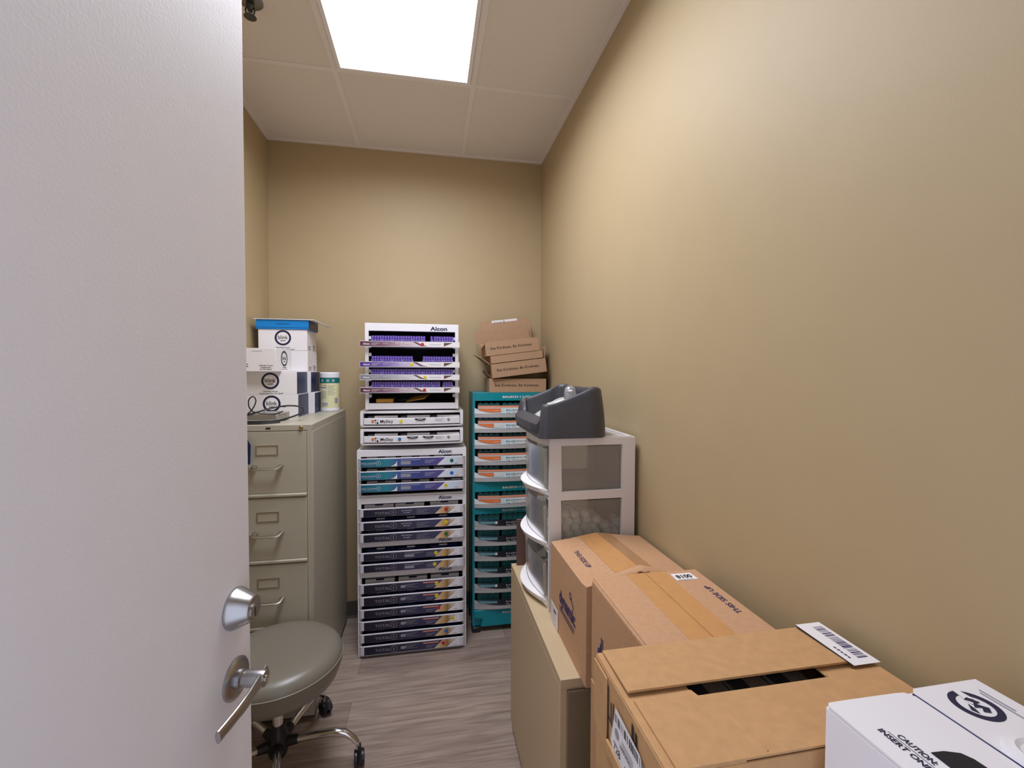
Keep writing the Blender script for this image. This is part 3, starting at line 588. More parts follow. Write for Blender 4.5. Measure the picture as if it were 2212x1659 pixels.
for zz, lab in ((1.2085, 'upper'), (1.1145, 'lower')): box_row(pm, [(-.353+x, 2.4045, zz+.0165) for x in (.070, .236, .392)], 'white lens carton behind the drawer front of the %s single tray unit' % lab, 'white lens cartons in the %s single tray unit' % lab)
pk = MB(); pk.box(0, .034, 0, .2, 0, .040, 'inner'); pk.poly((.004, 0, .024), X, Z, [(0, 0), (.026, 0), (.026, .010), (0, .010)], 'grey_ink', .0004); pk = pk.build('lens_carton', smooth=0); pk['category'] = 'carton'
for zz, lab in ((1.2085, 'upper'), (1.1145, 'lower')): box_row(pk, [(-.353+x, 2.4125, zz+.0165) for x in (.034, .200, .356)], 'small black and grey lens carton between white ones in the %s single tray unit' % lab, 'small dark cartons in the %s single tray unit' % lab)
# filler slabs closing the stack (feet of the slim units)
for zz, r in ((1.0875, 'lower'), (1.198, 'upper')): pass

# topmost rack with four slim trays of purple cartons
UX, UY, UW, UH = -.326, 2.385, .478, .447
ur = thing('lens_display_rack', 'white open fronted lens rack with slim trays of purple cartons, topmost of the middle stack', 'display rack', (UX, UY, 1.3000))
shell(ur, UW, UH, .33, 'white', t=.018, head=.026, bot=.032)
wordmark(ur, 'Alcon', .330, UH-.033, .020, .088, 'navy', bold=.03)
ladders = MB()
for k in range(9):
    for xx in (.0185, UW-.0305): ladders.box(xx, xx+.012, .004, .03, .062+k*.043, .078+k*.043, 'white2')
ladders.build('rail', ur)
trays = [(.3240, 'burg', 'LO, MED, HI ADD', 'red', .290), (.2190, 'violet', 'HI ADD', 'yellow', .235), (.1535, 'greystrip', 'LO ADD', 'yellow', .303), (.0870, 'burg', 'MED ADD', 'red', .300)]
for k, (a, sm, tx, dm, dx) in enumerate(trays):
    m = MB(); m.box(-.022, UW+.004, -.026, -.018, a, a+.029, 'white'); m.box(-.022, UW+.004, -.028, -.018, a, a+.002, 'white'); m.box(-.022, UW+.004, -.028, -.018, a+.027, a+.029, 'white'); m.box(.03, UW-.03, -.018, .20, a, a+.003, 'white2')
    for q in range(9): m.box(.0330+q*.0516, .0338+q*.0516, -.018, .15, a+.003, a+.042, 'white2')
    dr = m.build('tray', ur)
    p = MB(); p.poly((-.020, -.0285, a+.0025), X, Z, [(0, 0), (.335, 0), (.290, .024), (0, .024)], sm); s = p.build('label_strip', dr, smooth=0)
    q = MB(); q.poly((-.020, -.0284, a+.0025), X, Z, [(.335, 0), (.5, 0), (.5, .024), (.290, .024)], 'paper'); q.poly((-.020, -.0284, a+.0025), X, Z, [(.262, .024), (.278, .024), (.31, .008), (.340, .002), (.30, .004)], 'brown', .0004)
    q.poly((-.020, -.0284, a+.0025), X, Z, [(.420, .003), (.420, .021), (.465, .021)], 'brown', .0004); q.poly((-.020, -.0284, a+.0025), X, Z, [(.345, .009), (.405, .009), (.405, .015), (.345, .015)], 'pale_ink', .0004); q.build('end_panel', dr, smooth=0)
    t = MB(); t.text('Alcon', (-.006, -.029, a+.010), X, Z, .0085, 'paper', w=.032, bold=.03); bars(t, .035, -.029, a+.018, .045, 3, .0045, 'pale_ink', .0014); bars(t, .090, -.029, a+.018, .03, 2, .0045, 'pale_ink', .0014)
    wt = .078 if k == 0 else .040; t.text(tx, (.190-wt/2+.003, -.029, a+.0165), X, Z, .007, 'paper', w=wt, bold=.02); bars(t, .175, -.029, a+.008, .034, 1, .004, 'paper', .002); t.build('print', s, smooth=0)
    dot(dr, dx, -.0292, a+.0145, M[dm], .0085)
pc = MB(); pc.box(0, .0116, 0, .14, 0, .054, 'purple')
pc.poly((.002, -.0003, .030), X, Z, [(0, 0), (.008, 0), (.008, .006), (.003, .006)], 'lilac', .0003); pc.poly((.002, 0, .042), X, Z, [(0, .003), (.005, 0), (.008, .008), (.003, .009)], 'lilac', .0003)
pc.poly((.0015, .004, .0542), X, Y, [(0, 0), (.009, 0), (.009, .02), (.004, .012)], 'lilac', .0003)
pc = pc.build('purple_lens_carton', smooth=0); pc['category'] = 'carton'
fills = [[(0, 21), (23, 24), (24.3, 32)], [(0, 16), (20, 32)], [(0, 32)], [(0, 27), (28, 32)]]
names = ['top', 'second', 'third', 'lowest']
for k, (a, *_r) in enumerate(trays):
    sp = []
    for s0, s1 in fills[k]:
        i = s0
        while i < s1-.4: sp.append((UX+.0343+i*.0129, UY-.014+random.uniform(0, .002), 1.3000+a+.0035+random.uniform(0, .0012))); i += 1
    box_row(pc, sp, 'thin purple lens carton standing in the %s tray of the topmost white rack' % names[k], 'thin purple cartons in the %s tray' % names[k])
# loose envelopes lying in the open bottom of that rack
for (x, y, w_, d_, h_, rz, m, lab) in ((.052, .02, .085, .12, .018, 0.05, 'manila', 'orange packet lying in the open bottom shelf of the topmost white rack, at left'),
                                        (.205, .04, .10, .14, .004, -.25, 'manila', 'mustard envelope leaning in the bottom shelf of the topmost white rack')):
    tag(MB().box(0, w_, 0, d_, 0, h_, m).build('packet', loc=(UX+x, UY+y, 1.3345), smooth=0), lab, 'packet')
bpy.context.view_layer.update()
for o in C.objects:
    if o.name.startswith('packet') and 'leaning' in o.get('label', ''): o.rotation_euler = (math.radians(8), -math.radians(10), -.25); o.location.z = 1.3350
pp = MB(); pp.add([(0, 0, 0), (.12, 0, .001), (.155, 0, .022), (0, .12, 0), (.12, .12, .001), (.155, .12, .022), (0, 0, .001), (.12, 0, .002), (.155, 0, .023), (0, .12, .001), (.12, .12, .002), (.155, .12, .023)],
                  [(0, 3, 4, 1), (1, 4, 5, 2), (6, 7, 10, 9), (7, 8, 11, 10), (0, 1, 7, 6), (1, 2, 8, 7), (3, 9, 10, 4), (4, 10, 11, 5), (0, 6, 9, 3), (2, 5, 11, 8)], 'paper')
tag(pp.build('leaflet', loc=(UX+.145, UY+.19, 1.3345)), 'grey white leaflet with a curled edge in the bottom shelf of the topmost white rack', 'leaflet')

# ------------------------------------------------------------------ teal racks (right stack)
TX, TY, TW, TD = .240, 2.512, .440, .245
def teal_rack(label, z, h, head, drawers, light, foot=False, basez=0.0):
    r = thing('teal_lens_rack', label, 'display rack', (TX, TY, z)); b = MB(); m = 'teal'
    b.box(0, .014, 0, TD, 0, h, m); b.box(TW-.014, TW, 0, TD, 0, h, m); b.box(.014, TW-.014, .0, TD, h-head, h, m); b.box(.014, TW-.014, .006, TD, 0, max(.006, basez), m); b.box(.014, TW-.014, TD-.01, TD, .006, h-head, m)
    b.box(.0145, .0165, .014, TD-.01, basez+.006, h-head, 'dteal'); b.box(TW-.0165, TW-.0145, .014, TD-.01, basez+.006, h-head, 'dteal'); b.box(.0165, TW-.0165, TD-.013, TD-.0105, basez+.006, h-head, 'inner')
    b.box(.0165, TW-.0165, .014, TD-.013, h-head-.002, h-head-.0003, 'inner')  # near-black skins at back and top hold the painted shade of the recess
    if head > .03: b.box(.075, TW-.02, -.004, .0, h-.010, h-.006, 'white2') if False else None
    b.build('body', r, bevel=.005)
    wordmark(r, 'BAUSCH + LOMB', .172, h-head+(.016 if head > .045 else .012) if head > .02 else h-head+.006, .012, .180, 'paper' if light else 'pale_ink', bold=.035, y=-.0015)
    for k, a in enumerate(drawers):
        d = MB(); out = [(.010+(TW-.02)*i/16, -.006-.022*(1-(2*i/16-1)**2)) for i in range(17)]+[(TW-.010, .012), (.010, .012)]
        d.plan(out, a, a+.022, 'traygrey')
        d.box(.02, TW-.02, .012, .21, a, a+.003, 'traygrey')
        # front face rising towards both ends, like a smile
        n = 16; vs = []
        for i in range(n+1):
            q = i/n; x = .010+(TW-.02)*q; y = -.006-.022*(1-(2*q-1)**2); rise = .030*abs(2*q-1)**3
            vs += [(x, y, a+.020), (x, y, a+.024+rise), (x, y+.004, a+.024+rise), (x, y+.004, a+.020)]
        fs = []
        for i in range(n):
            for j in range(4): fs.append((i*4+j, (i+1)*4+j, (i+1)*4+(j+1) % 4, i*4+(j+1) % 4))
        fs += [(0, 1, 2, 3), (n*4+3, n*4+2, n*4+1, n*4)]; d.add(vs, fs, 'frame_white' if light else 'traygrey')
        dr = d.build('drawer', r, smooth=40)
        # printed insert
        p = MB(); vs = []; zt = a+.056; n = 20; x0, x1 = .030, TW-.030
        for i in range(n+1):
            q = i/n; x = x0+(x1-x0)*q; qq = (x-.010)/(TW-.02); y = -.006-.022*(1-(2*qq-1)**2)-.0012; low = a+.0225+.028*abs(2*qq-1)**3
            vs += [(x, y, low), (x, y, zt)]
        p.add(vs, [(2*i, 2*i+2, 2*i+3, 2*i+1) for i in range(n)], 'tlight' if light else 'tdark'); s = p.build('label_strip', dr, smooth=0)
        def yy(x): qq = (x-.010)/(TW-.02); return -.006-.022*(1-(2*qq-1)**2)-.0020
        t = MB(); tx = 'ink' if light else 'pale_ink'
        for j, ch in enumerate('BAUSCH+LOMB'): x = .190+j*.0125; t.text(ch, (x, yy(x+.005), zt-.017), X, Z, .0078, tx, w=.0028 if ch == 'I' else .0092, bold=.02)
        for j, ch in enumerate('ULTRA'): x = .190+j*.0140; t.text(ch, (x, yy(x+.005), zt-.031), X, Z, .0095, 'grey_ink' if light else 'pale_ink', w=.0115, bold=-.005)
        for j in range(6): x = .262+j*.011; t.poly((x, yy(x+.004), zt-.030), X, Z, [(0, 0), (.009, 0), (.009, .003), (0, .003)], 'grey_ink')
        if not light:
            for j in range(9): x = .20+j*.018; t.poly((x, yy(x+.009), zt-.036), X, Z, [(0, 0), (.0165, 0), (.0165, .0018), (0, .0018)], 'pale_ink')
        t.build('print', s, smooth=0)
        q = MB()
        if light:
            x1_ = .145 if k in (1, 4) else .158
            nn = 10; vs = []
            x1q = .118 if k in (1, 4) else .158
            for i in range(nn+1): x = .032+(x1q-.032)*i/nn; qq = (x-.010)/(TW-.02); vs += [(x, yy(x)-.0004, max(zt-.026, a+.0245+.028*abs(2*qq-1)**3)), (x, yy(x)-.0004, zt-.004)]
            q.add(vs, [(2*i, 2*i+2, 2*i+3, 2*i+1) for i in range(nn)], 'orange')
            if k in (1, 4): 
                for i in range(4): x = .120+.012*i; q.poly((x, yy(x+.006)-.0005, zt-.024), X, Z, [(0, 0), (.012, 0), (.012, .020), (0, .020)], 'paper'); q.poly((x+.002, yy(x+.006)-.0008, zt-.014), X, Z, [(0, 0), (.007, 0), (.007, .002), (0, .002)], 'grey_ink') 
            else:
                for i in range(3): x = .118+.011*i; q.poly((x, yy(x)-.0009, zt-.018), X, Z, [(0, 0), (.009, 0), (.009, .003), (0, .003)], 'paper')
            q.build('orange_label', dr, smooth=0)
            e = MB(); vs = []
            for i in range(13): x = .030+(TW-.06)*i/12; y = yy(x)+.010; vs += [(x, y, a+.055), (x, y, a+.067), (x, y+.002, a+.067), (x, y+.002, a+.055)]
            e.add(vs, [(i*4+j, (i+1)*4+j, (i+1)*4+(j+1) % 4, i*4+(j+1) % 4) for i in range(12) for j in range(4)], 'pink'); e.build('inner_lip', dr, smooth=0)
        else:
            for i in range(8): x = .036+.013*i; q.poly((x, yy(x+.006)-.0005, zt-.021), X, Z, [(0, 0), (.013, 0), (.013, .014), (0, .014)], 'tealsticker' if i < 7 or k % 2 else 'paper'); 
            for i in range(5): x = .050+.011*i; q.poly((x, yy(x+.004)-.0009, zt-.016), X, Z, [(0, 0), (.009, 0), (.009, .003), (0, .003)], 'pale_ink')
            q.build('sticker', dr, smooth=0)
    if foot:
        for xx in (.0, TW-.05):
            MB().box(xx-.004, xx+.046, -.012, .05, -.032, 0, 'black').build('foot', r, bevel=.006); MB().box(xx-.004, xx+.046, .17, .23, -.032, 0, 'black').build('foot', r, bevel=.006)
        bs = MB(); bs.front([(.045, 0), (.055, .045), (.008, .055), (.008, basez), (TW-.008, basez), (TW-.008, .055), (TW-.055, .045), (TW-.045, 0)], -.014, .0, 'teal'); bs.build('plinth', r, bevel=.004)
        wordmark(r, 'BAUSCH + LOMB', .172, basez-.028, .012, .180, 'pale_ink', bold=.03, y=-.0150, name='plinth_wordmark')
    return r
M['tealsticker'] = mat('teal_sticker', srgb(96, 150, 160), 0.5)
teal_rack('teal plastic lens rack with five orange labelled drawers, topmost of the right stack', .868, .510, .046, [.372-.002, .284, .192, .098, .004], True)
teal_rack('teal plastic lens rack with a single orange labelled drawer, middle of the right stack', .7175, .150, .058, [.004], True)
teal_rack('teal lens rack with six navy labelled drawers and black feet, lowest of the right stack', .033, .684, .036, [.566-.004, .470, .382, .288, .198, .102], False, True, .098)
tb = MB(); tb.front([(0, 0), (.031, 0), (.031, .0635)]+arc(.0155, .0635, .0155, 0, PI, 8)[1:-1]+[(0, .0635)], 0, .17, 'tub'); tb.poly((.004, 0, .050), X, Z, [(0, 0), (.022, 0), (.022, .003), (0, .003)], 'tealsticker', .0003); tb.poly((.0335-.004, 0, .068), X, Z, [(0, 0), (.003, 0), (.0015, .004)], 'paper', .0002)
tb = tb.build('lens_carton', smooth=0); tb['category'] = 'carton'
xs = [.030, .062, .094, .126, .171, .203, .235, .267, .299, .345, .377]
n5 = ['top', 'second', 'third', 'fourth', 'bottom']; n6 = ['top', 'second', 'third', 'fourth', 'fifth', 'bottom']
for k, a in enumerate([.370, .284, .192, .098, .004]): box_row(tb, [(TX+x, TY+.014, .868+a+.0035) for x in xs], 'round topped dark green lens carton in the %s drawer of the topmost teal rack' % n5[k], 'green cartons in the topmost teal rack, %s drawer' % n5[k])
box_row(tb, [(TX+x, TY+.014, .7175+.004+.0035) for x in xs], 'round topped dark green lens carton in the drawer of the middle teal rack', 'green cartons in the middle teal rack')
for k, a in enumerate([.562, .470, .382, .288, .198, .102]): box_row(tb, [(TX+x, TY+.014, .033+a+.0035) for x in xs], 'round topped dark green lens carton in the %s drawer of the lowest teal rack' % n6[k], 'green cartons in the lowest teal rack, %s drawer' % n6[k])

# ------------------------------------------------------------------ mailer boxes on the teal stack
def mailer(label, loc, rot, w_, d_, h_, open_=True, flaps=(), txt=True):
    r = thing('mailer_box', label, 'box', loc, rot, None); t = .003; b = MB()
    if open_:
        b.box(0, w_, 0, t, 0, h_, 'cardk'); b.box(0, w_, d_-t, d_, 0, h_, 'cardk'); b.box(0, t, t, d_-t, 0, h_, 'cardk'); b.box(w_-t, w_, t, d_-t, 0, h_, 'cardk'); b.box(t, w_-t, t, d_-t, 0, t, 'cardk')
    else: b.box(0, w_, 0, d_, 0, h_, 'cardk')
    b.build('box', r, bevel=.0008)
    if txt: q = MB(); q.text('See Kindness, Be Kindness', (w_*.09, 0, h_*.44), X, Z, .0155, 'ink', w=w_*.77, bold=.01); q.build('print', r, smooth=0)
    for pts in flaps:
        f = MB(); P = [Vector(p) for p in pts]; nn = (P[1]-P[0]).cross(P[2]-P[0]).normalized()*.003; n = len(P)
        f.add(P+[p+nn for p in P], [tuple(range(n))[::-1], tuple(range(n, 2*n))]+[(i, (i+1) % n, n+(i+1) % n, n+i) for i in range(n)], 'cardk'); f.build('flap', r, smooth=0)
    return r
a7 = -math.radians(7.2)
mailer('closed brown mailer box printed See Kindness, lowest of the pile on the teal racks', (.336, 2.520, 1.379), (0, 0, 0), .335, .225, .079, False)
mailer('open brown mailer box tilted up to the right, directly on the closed mailer box', (.352, 2.500, 1.4600), (0, a7, 0), .321, .215, .079, True,
       [[(0, .0, .079), (-.050, .01, .125), (-.085, .10, .155), (-.03, .19, .11), (0, .21, .079)], [(0, .06, .01), (-.034, .09, .056), (-.030, .18, .04), (0, .2, .0)], [(.321, .02, .079), (.345, .05, .15), (.345, .16, .15), (.321, .2, .079)]])
K2 = Vector((.352, 2.500, 1.4600)); RK = Matrix.Rotation(a7, 3, 'Y')
def on2(x, y, z): return tuple(K2 + RK @ Vector((x, y, z)))
mailer('shallow open mailer box between two tilted ones, its raised flap bearing a white label', on2(.003, .006, .0830), (0, a7, 0), .305, .20, .043, True,
       [[(.0, .200, .040), (.305, .200, .040), (.300, .225, .262), (-.004, .225, .260)]], txt=False)
mailer('small brown printed mailer box, topmost in the tilted pile, tall flap standing behind it', on2(-.020, .004, .1275), (0, a7, 0), .313, .190, .077, True,
       [[(-.010, .1935, .0), (.313, .1935, .0), (.305, .1965, .158), (-.030, .1965, .158)], [(0, .01, .07), (-.018, .03, .05), (-.022, .12, .09), (0, .18, .077)]])
sl = MB(); o3 = Vector((-.01, .2235, .234)); sl.poly(o3, X, Z, [(.075, 0), (.235, 0), (.235, .028), (.075, .028)], 'paper', .003); sl.poly(o3, X, Z, [(.15, .002), (.153, .002), (.153, .027), (.15, .027)], 'ink', .004)
for q in range(5): sl.poly(o3, X, Z, [(.085+.012*q, .008), (.092+.012*q, .008), (.092+.012*q, .018), (.085+.012*q, .018)], 'grey_ink', .004)
sl.build('shipping_label', [o for o in C.objects if o.name.startswith('mailer_box') and 'shallow' in o['label']][0], smooth=0)

# ------------------------------------------------------------------ low tan cabinet against the right wall
lc = thing('low_cabinet', 'low tan steel cabinet standing along the right wall under the drawer tower', 'cabinet', (.333, 1.090, 0))
b_ = MB(); b_.box(0, .367, .004, .71, .04, .676, 'tan'); b_.box(.01, .357, .02, .70, 0, .04, 'base'); b_.box(0, .367, -.002, .71, .676, .700, 'tan'); b_.build('body', lc, bevel=.0015)
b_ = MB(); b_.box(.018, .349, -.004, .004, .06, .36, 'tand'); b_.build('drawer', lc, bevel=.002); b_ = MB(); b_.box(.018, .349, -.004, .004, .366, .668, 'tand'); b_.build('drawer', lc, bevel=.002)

# brown board behind the tower
tag(MB().box(0, .055, 0, .012, 0, .19, 'brown').build('brown_board', loc=(.3525, 1.775, .7005), bevel=.001), 'narrow dark brown board standing upright behind the white drawer tower', 'board')

# ------------------------------------------------------------------ white three drawer tower (drawers face left)
TWX, TWY, TZ = .388, 1.408, .7005; LX, LY = .302, .350
tw = thing('drawer_tower', 'white plastic three drawer tower with clear drawers on the low tan cabinet', 'drawer unit', (TWX, TWY, TZ))
b_ = MB()
zs = [0.0, .1935, .3715]; tops = [.0265]*3
for k, (a, th) in enumerate(((0, .024), (.1925, .028), (.3715, .028), (.5535, .024))):
    out = [(0, 0), (LX, 0), (LX, LY), (0, LY)] + [(-.030*math.sin(PI*q/10), LY-LY*q/10) for q in range(1, 10)]
    if k == 3: b_.plan(out, a, a+th, 'tower'); 
    else: 
        b_.box(0, LX, 0, .012, a, a+th, 'tower'); b_.box(0, LX, LY-.012, LY, a, a+th, 'tower'); b_.box(LX-.012, LX, .012, LY-.012, a, a+th, 'tower'); b_.box(.0, .02, .012, LY-.012, a, a+.006, 'tower')
        b_.box(.02, LX-.012, .012, LY-.012, a+.001, a+.004, 'tower')
for a, c in ((.024, .1925), (.2205, .3715), (.3995, .5535)):
    for ya, yb_ in ((0, .014), (LY-.014, LY)):
        b_.add([(0, ya, a), (.043, ya, a), (.040, ya, c), (0, ya, c), (0, yb_, a), (.043, yb_, a), (.040, yb_, c), (0, yb_, c)], [(0, 1, 2, 3), (7, 6, 5, 4), (1, 5, 6, 2), (0, 3, 7, 4), (0, 4, 5, 1), (3, 2, 6, 7)], 'tower')
        b_.box(LX-.046, LX, ya, yb_, a, c, 'tower')
b_.box(.012, LX-.012, .012, .020, .5775, .5775+.0006, 'tower')
b_.build('frame', tw, bevel=.0025)
rim = MB(); rim.box(.015, LX-.008, .006, .020, .5775, .5815, 'tower'); rim.box(.015, LX-.008, LY-.020, LY-.006, .5775, .5815, 'tower'); rim.box(LX-.022, LX-.008, .020, LY-.020, .5775, .5815, 'tower'); rim.build('top_rim', tw, bevel=.0015)
def bow(amt, n=14, off=0.0): return [(-off-amt*math.sin(PI*q/n), .016+(LY-.032)*q/n) for q in range(n+1)]
for k, a in enumerate((.010, .205, .382)):
    h_ = .152 if k < 2 else .160; d = MB(); bw_ = bow(.026); n = len(bw_)
    # curved front skin
    vs = []
    for x, y in bw_: vs += [(x, y, a), (x-.004, y, a+h_)]
    d.add(vs, [(2*i, 2*i+2, 2*i+3, 2*i+1) for i in range(n-1)], 'frost')
    dr = d.build('drawer', tw, smooth=60)
    s = MB(); s.box(.0, LX-.016, .0165, .0180, a+.002, a+h_+.006, 'frostside'); s.box(.0, LX-.016, LY-.018, LY-.0165, a+.002, a+h_+.006, 'frostside'); s.box(LX-.018, LX-.016, .018, LY-.018, a+.002, a+h_+.006, 'frostside'); s.box(0, LX-.016, .018, LY-.018, a, a+.002, 'frostside'); s.build('drawer_box', dr, smooth=0)
    e = MB()   # pull lip: a crescent shelf along the bottom of the front
    o1 = bow(.026, off=.001); o2 = bow(.056, off=.001); top = []; vs = []
    for (xa, ya), (xb, yb2) in zip(o1, o2):
        mid = abs((ya-.016)/(LY-.032)*2-1)
        vs += [(xa, ya, a+.004), (xa-.001, ya, a+.024), (xb, yb2, a+.019), (xb+.008, yb2, a+.002)]
    fs = []
    for i in range(n-1):
        for j in range(4): fs.append((i*4+j, i*4+(j+1) % 4, (i+1)*4+(j+1) % 4, (i+1)*4+j))
    fs += [(3, 2, 1, 0), ((n-1)*4, (n-1)*4+1, (n-1)*4+2, (n-1)*4+3)]
    e.add(vs, fs, 'frame_white'); e.build('handle', dr, smooth=50)
    v = MB(); 
    for ya in (.030, LY-.034): v.tube([(-.006, ya, a+.03), (-.010, ya, a+h_-.012)], .0022, 'frost', 8)
    v.build('rib', dr)
# cotton wads in the middle drawer
cb = MB(); cb.lathe([(0, 0), (.010, .001), (.015, .006), (.0165, .013), (.014, .021), (.008, .026), (0, .027)], 'cotton', 14); cb = cb.build('cotton_ball'); cb['category'] = 'cotton ball'
rg = random.Random(3); sp = []
for row in range(3):
    for col in range(8):
        x = .030+col*.0345; nl = max(2, round(5.2-abs(x-.105)*14+rg.uniform(-.5, .5)))
        if x > .17: nl = 2+(col % 2)
        for lay in range(min(nl, 5)): sp.append((TWX+x+rg.uniform(-.004, .004)+(.012 if lay % 2 else 0)*(col < 7), TWY+.036+row*.0345+rg.uniform(-.002, .004), TZ+.2075+lay*.0225+rg.uniform(0, .003)))
for col in range(3):
    for row in range(5): sp.append((TWX+.030+col*.036, TWY+.145+row*.035, TZ+.2075)); sp.append((TWX+.034+col*.036, TWY+.148+row*.035, TZ+.2310))
box_row(cb, sp, 'soft white cotton ball in the middle drawer of the white tower', 'cotton balls in the tower drawer')

# ------------------------------------------------------------------ charcoal plastic bin on the tower
bn = thing('charcoal_bin', 'charcoal grey moulded plastic bin with low front and high back on the drawer tower', 'bin', (0, 0, 0))
def bin_mesh():
    x0, x1, y0, y1 = .349, .597, 1.384, 1.802
    pl_ = rrect(x0, x1, y0, y1, [.022, .075, .075, .022], 8)
    # densify
    P = []
    for i in range(len(pl_)):
        a, b = Vector(pl_[i]), Vector(pl_[(i+1) % len(pl_)]); L = (b-a).length; n = max(1, int(L/.012))
        for k in range(n): P.append(a+(b-a)*k/n)
    cx, cy = (x0+x1)/2, (y0+y1)/2
    def rim(p):
        q = (p.x-x0)/(x1-x0); sd = .110+.060*min(1, max(0, (q-.08)/.76))**1.2 - .010*max(0, q-.82)/.18
        if p.x < x0+.0215:
            e = min(p.y-y0, y1-p.y); t_ = max(0, min(1, (e-.020)/.034)); t_ = t_*t_*(3-2*t_)
            return sd+(.062-sd)*t_
        return sd
    lv_ = [0, .25, .5, .75, .94, 1.0]; m_ = MB(); vs = []; n = len(P); rings = []
    def ins(p, d): 
        v = Vector((p.x-cx, p.y-cy)); s = Vector((1-d/((x1-x0)/2), 1-d/((y1-y0)/2))); return Vector((cx+v.x*s.x, cy+v.y*s.y))
    prof = []
    for p in P: 
        H = rim(p); col = []
        bul = -.010
        for q in lv_: 
            pp_ = ins(p, .014*q + bul*math.sin(PI*q)*.25); col.append((pp_.x, pp_.y, q*(H-.006) if q < 1 else H-.004))
        pp_ = ins(p, .018); col.append((pp_.x, pp_.y, H)); pp_ = ins(p, .026); col.append((pp_.x, pp_.y, H)); pp_ = ins(p, .031); col.append((pp_.x, pp_.y, H-.004))
        for q in (.9, .6, .3): pp_ = ins(p, .032+.004*(1-q)); col.append((pp_.x, pp_.y, .02+(H-.024)*q))
        pp_ = ins(p, .040); col.append((pp_.x, pp_.y, .012))
        prof.append(col)
    k = len(prof[0])
    for col in prof: vs += [(a, b, c+1.2785+.0035) for a, b, c in col]
    fs = []
    for i in range(n):
        j = (i+1) % n
        for q in range(k-1): fs.append((i*k+q, j*k+q, j*k+q+1, i*k+q+1))
    fs.append(tuple(i*k+k-1 for i in range(n))); fs.append(tuple(i*k for i in range(n))[::-1])
    m_.add(vs, fs, 'bin'); return m_
bin_mesh().build('body', bn, smooth=50)
# stepped lower front lip
lp = MB(); z1 = 1.282; lp.side([(0, 0)], 0, 1, 'bin') if False else None
vs = []; n = 16
for i in range(n+1):
    q = i/n; y = 1.412+.362*q; bx = -.004-.012*math.sin(PI*q)
    vs += [(.356+bx*.2, y, z1+.006), (.349+bx, y, z1+.020), (.347+bx, y, z1+.045), (.353+bx, y, z1+.050), (.358+bx*.5, y, z1+.060), (.372, y, z1+.062), (.372, y, z1+.006)]
fs = [(i*7+j, (i+1)*7+j, (i+1)*7+(j+1) % 7, i*7+(j+1) % 7) for i in range(n) for j in range(7)] + [tuple(range(7)), tuple(n*7+6-j for j in range(7))]
lp.add(vs, fs, 'bin'); lp.text('P', (.3405, 1.66, z1+.022), -Y, Z, .014, 'darkmetal', w=.01) if False else None
lp.build('front_lip', bn, smooth=40)
# crumpled bag inside
rg = random.Random(11); bg = MB(); nx, ny = 16, 22; vs = []
for i in range(nx):
    for j in range(ny):
        x = .394+.155*i/(nx-1); y = 1.440+.306*j/(ny-1); e = min(i, nx-1-i)/(nx-1)*2; f_ = min(j, ny-1-j)/(ny-1)*2
        hgt = .03+.105*(min(1, e*1.6)**.6)*(min(1, f_*1.5)**.6)*(.45+.55*(i/(nx-1)))*(1.05-.25*abs(y-1.55)/.2)
        vs.append((x+rg.uniform(-.003, .003), y+rg.uniform(-.004, .004), 1.290+hgt+rg.uniform(-.006, .006)))
fs = [(i*ny+j, (i+1)*ny+j, (i+1)*ny+j+1, i*ny+j+1) for i in range(nx-1) for j in range(ny-1)]
k = len(vs); vs += [(x, y, 1.297) for x, y, z in vs[:0]]
bg.add(vs, fs, 'bag'); bgo = bg.build('plastic_bag', smooth=60, sub=1); tag(bgo, 'crumpled translucent white plastic bag of small items filling the charcoal bin', 'bag')
b2 = MB(); b2.add([(x, y, z-.012) for x, y, z in vs], fs, 'cotton'); b2.build('bag_contents', bgo, smooth=60)
sp_ = thing('pump_bottle', 'white foam pump bottle with clear dome cap lying tilted in the charcoal bin', 'bottle', (.512, 1.560, 1.372), (math.radians(12), math.radians(-10), 0))
MB().lathe([(0, 0), (.030, 0), (.032, .004), (.032, .024), (.026, .034), (.022, .038)], 'white', 28, o=(0, 0, -.030)).build('bottle', sp_)
MB().lathe([(.026, .006), (.0275, .008), (.0275, .022), (.020, .026), (.012, .030), (.011, .050), (0, .050)], 'white', 28).build('pump_collar', sp_)
MB().tube([(0, 0, .05), (0, 0, .062)], .009, 'white', 16).tube([(.004, -.003, .058), (-.014, -.008, .060)], .006, 'white', 12).build('nozzle', sp_)
MB().lathe([(.0265, .018), (.0255, .035), (.022, .062), (.018, .072), (.010, .078), (0, .079)], 'clearcap', 28).build('cap', sp_)

# ------------------------------------------------------------------ shipping boxes along the right wall
def bx(name, label, x0, x1, y0, y1, z0, z1, m, cat='box', bevel=.004):
    r = thing(name, label, cat, (x0, y0, z0)); MB().box(0, x1-x0, 0, y1-y0, 0, z1-z0, m).build('carton_body', r, bevel=bevel, seg=3); return r
# A: box beside the tower
AX0, AX1, AY0, AY1, AZ0 = .386, .692, 1.046, 1.376, .7015
rA = thing('cardboard_box', 'taped cardboard box with purple wordmark and raised top seam, standing against the drawer tower', 'box', (AX0, AY0, AZ0))
W_, D_, H_ = AX1-AX0, AY1-AY0, .252
b_ = MB(); n = 8; vs = []
def ztop(u, q):  # u across 0..1, q along 0..1 (near->far)
    peak = .50; s_h = (u/peak) if u < peak else (1-u)/(1-peak); return H_ + (.036-.016*q)*s_h**1.1 + (.006 if q < .02 else 0) - .004*q
us = [0, .1, .2, .3, .4, .5, .6, .7, .8, .9, 1]
vs = []
for q in (0, .12, .35, .65, 1):
    for u in us: vs.append((u*W_, q*D_, ztop(u, q)))
nu = len(us); fs = [(i*nu+j, i*nu+j+1, (i+1)*nu+j+1, (i+1)*nu+j) for i in range(4) for j in range(nu-1)]
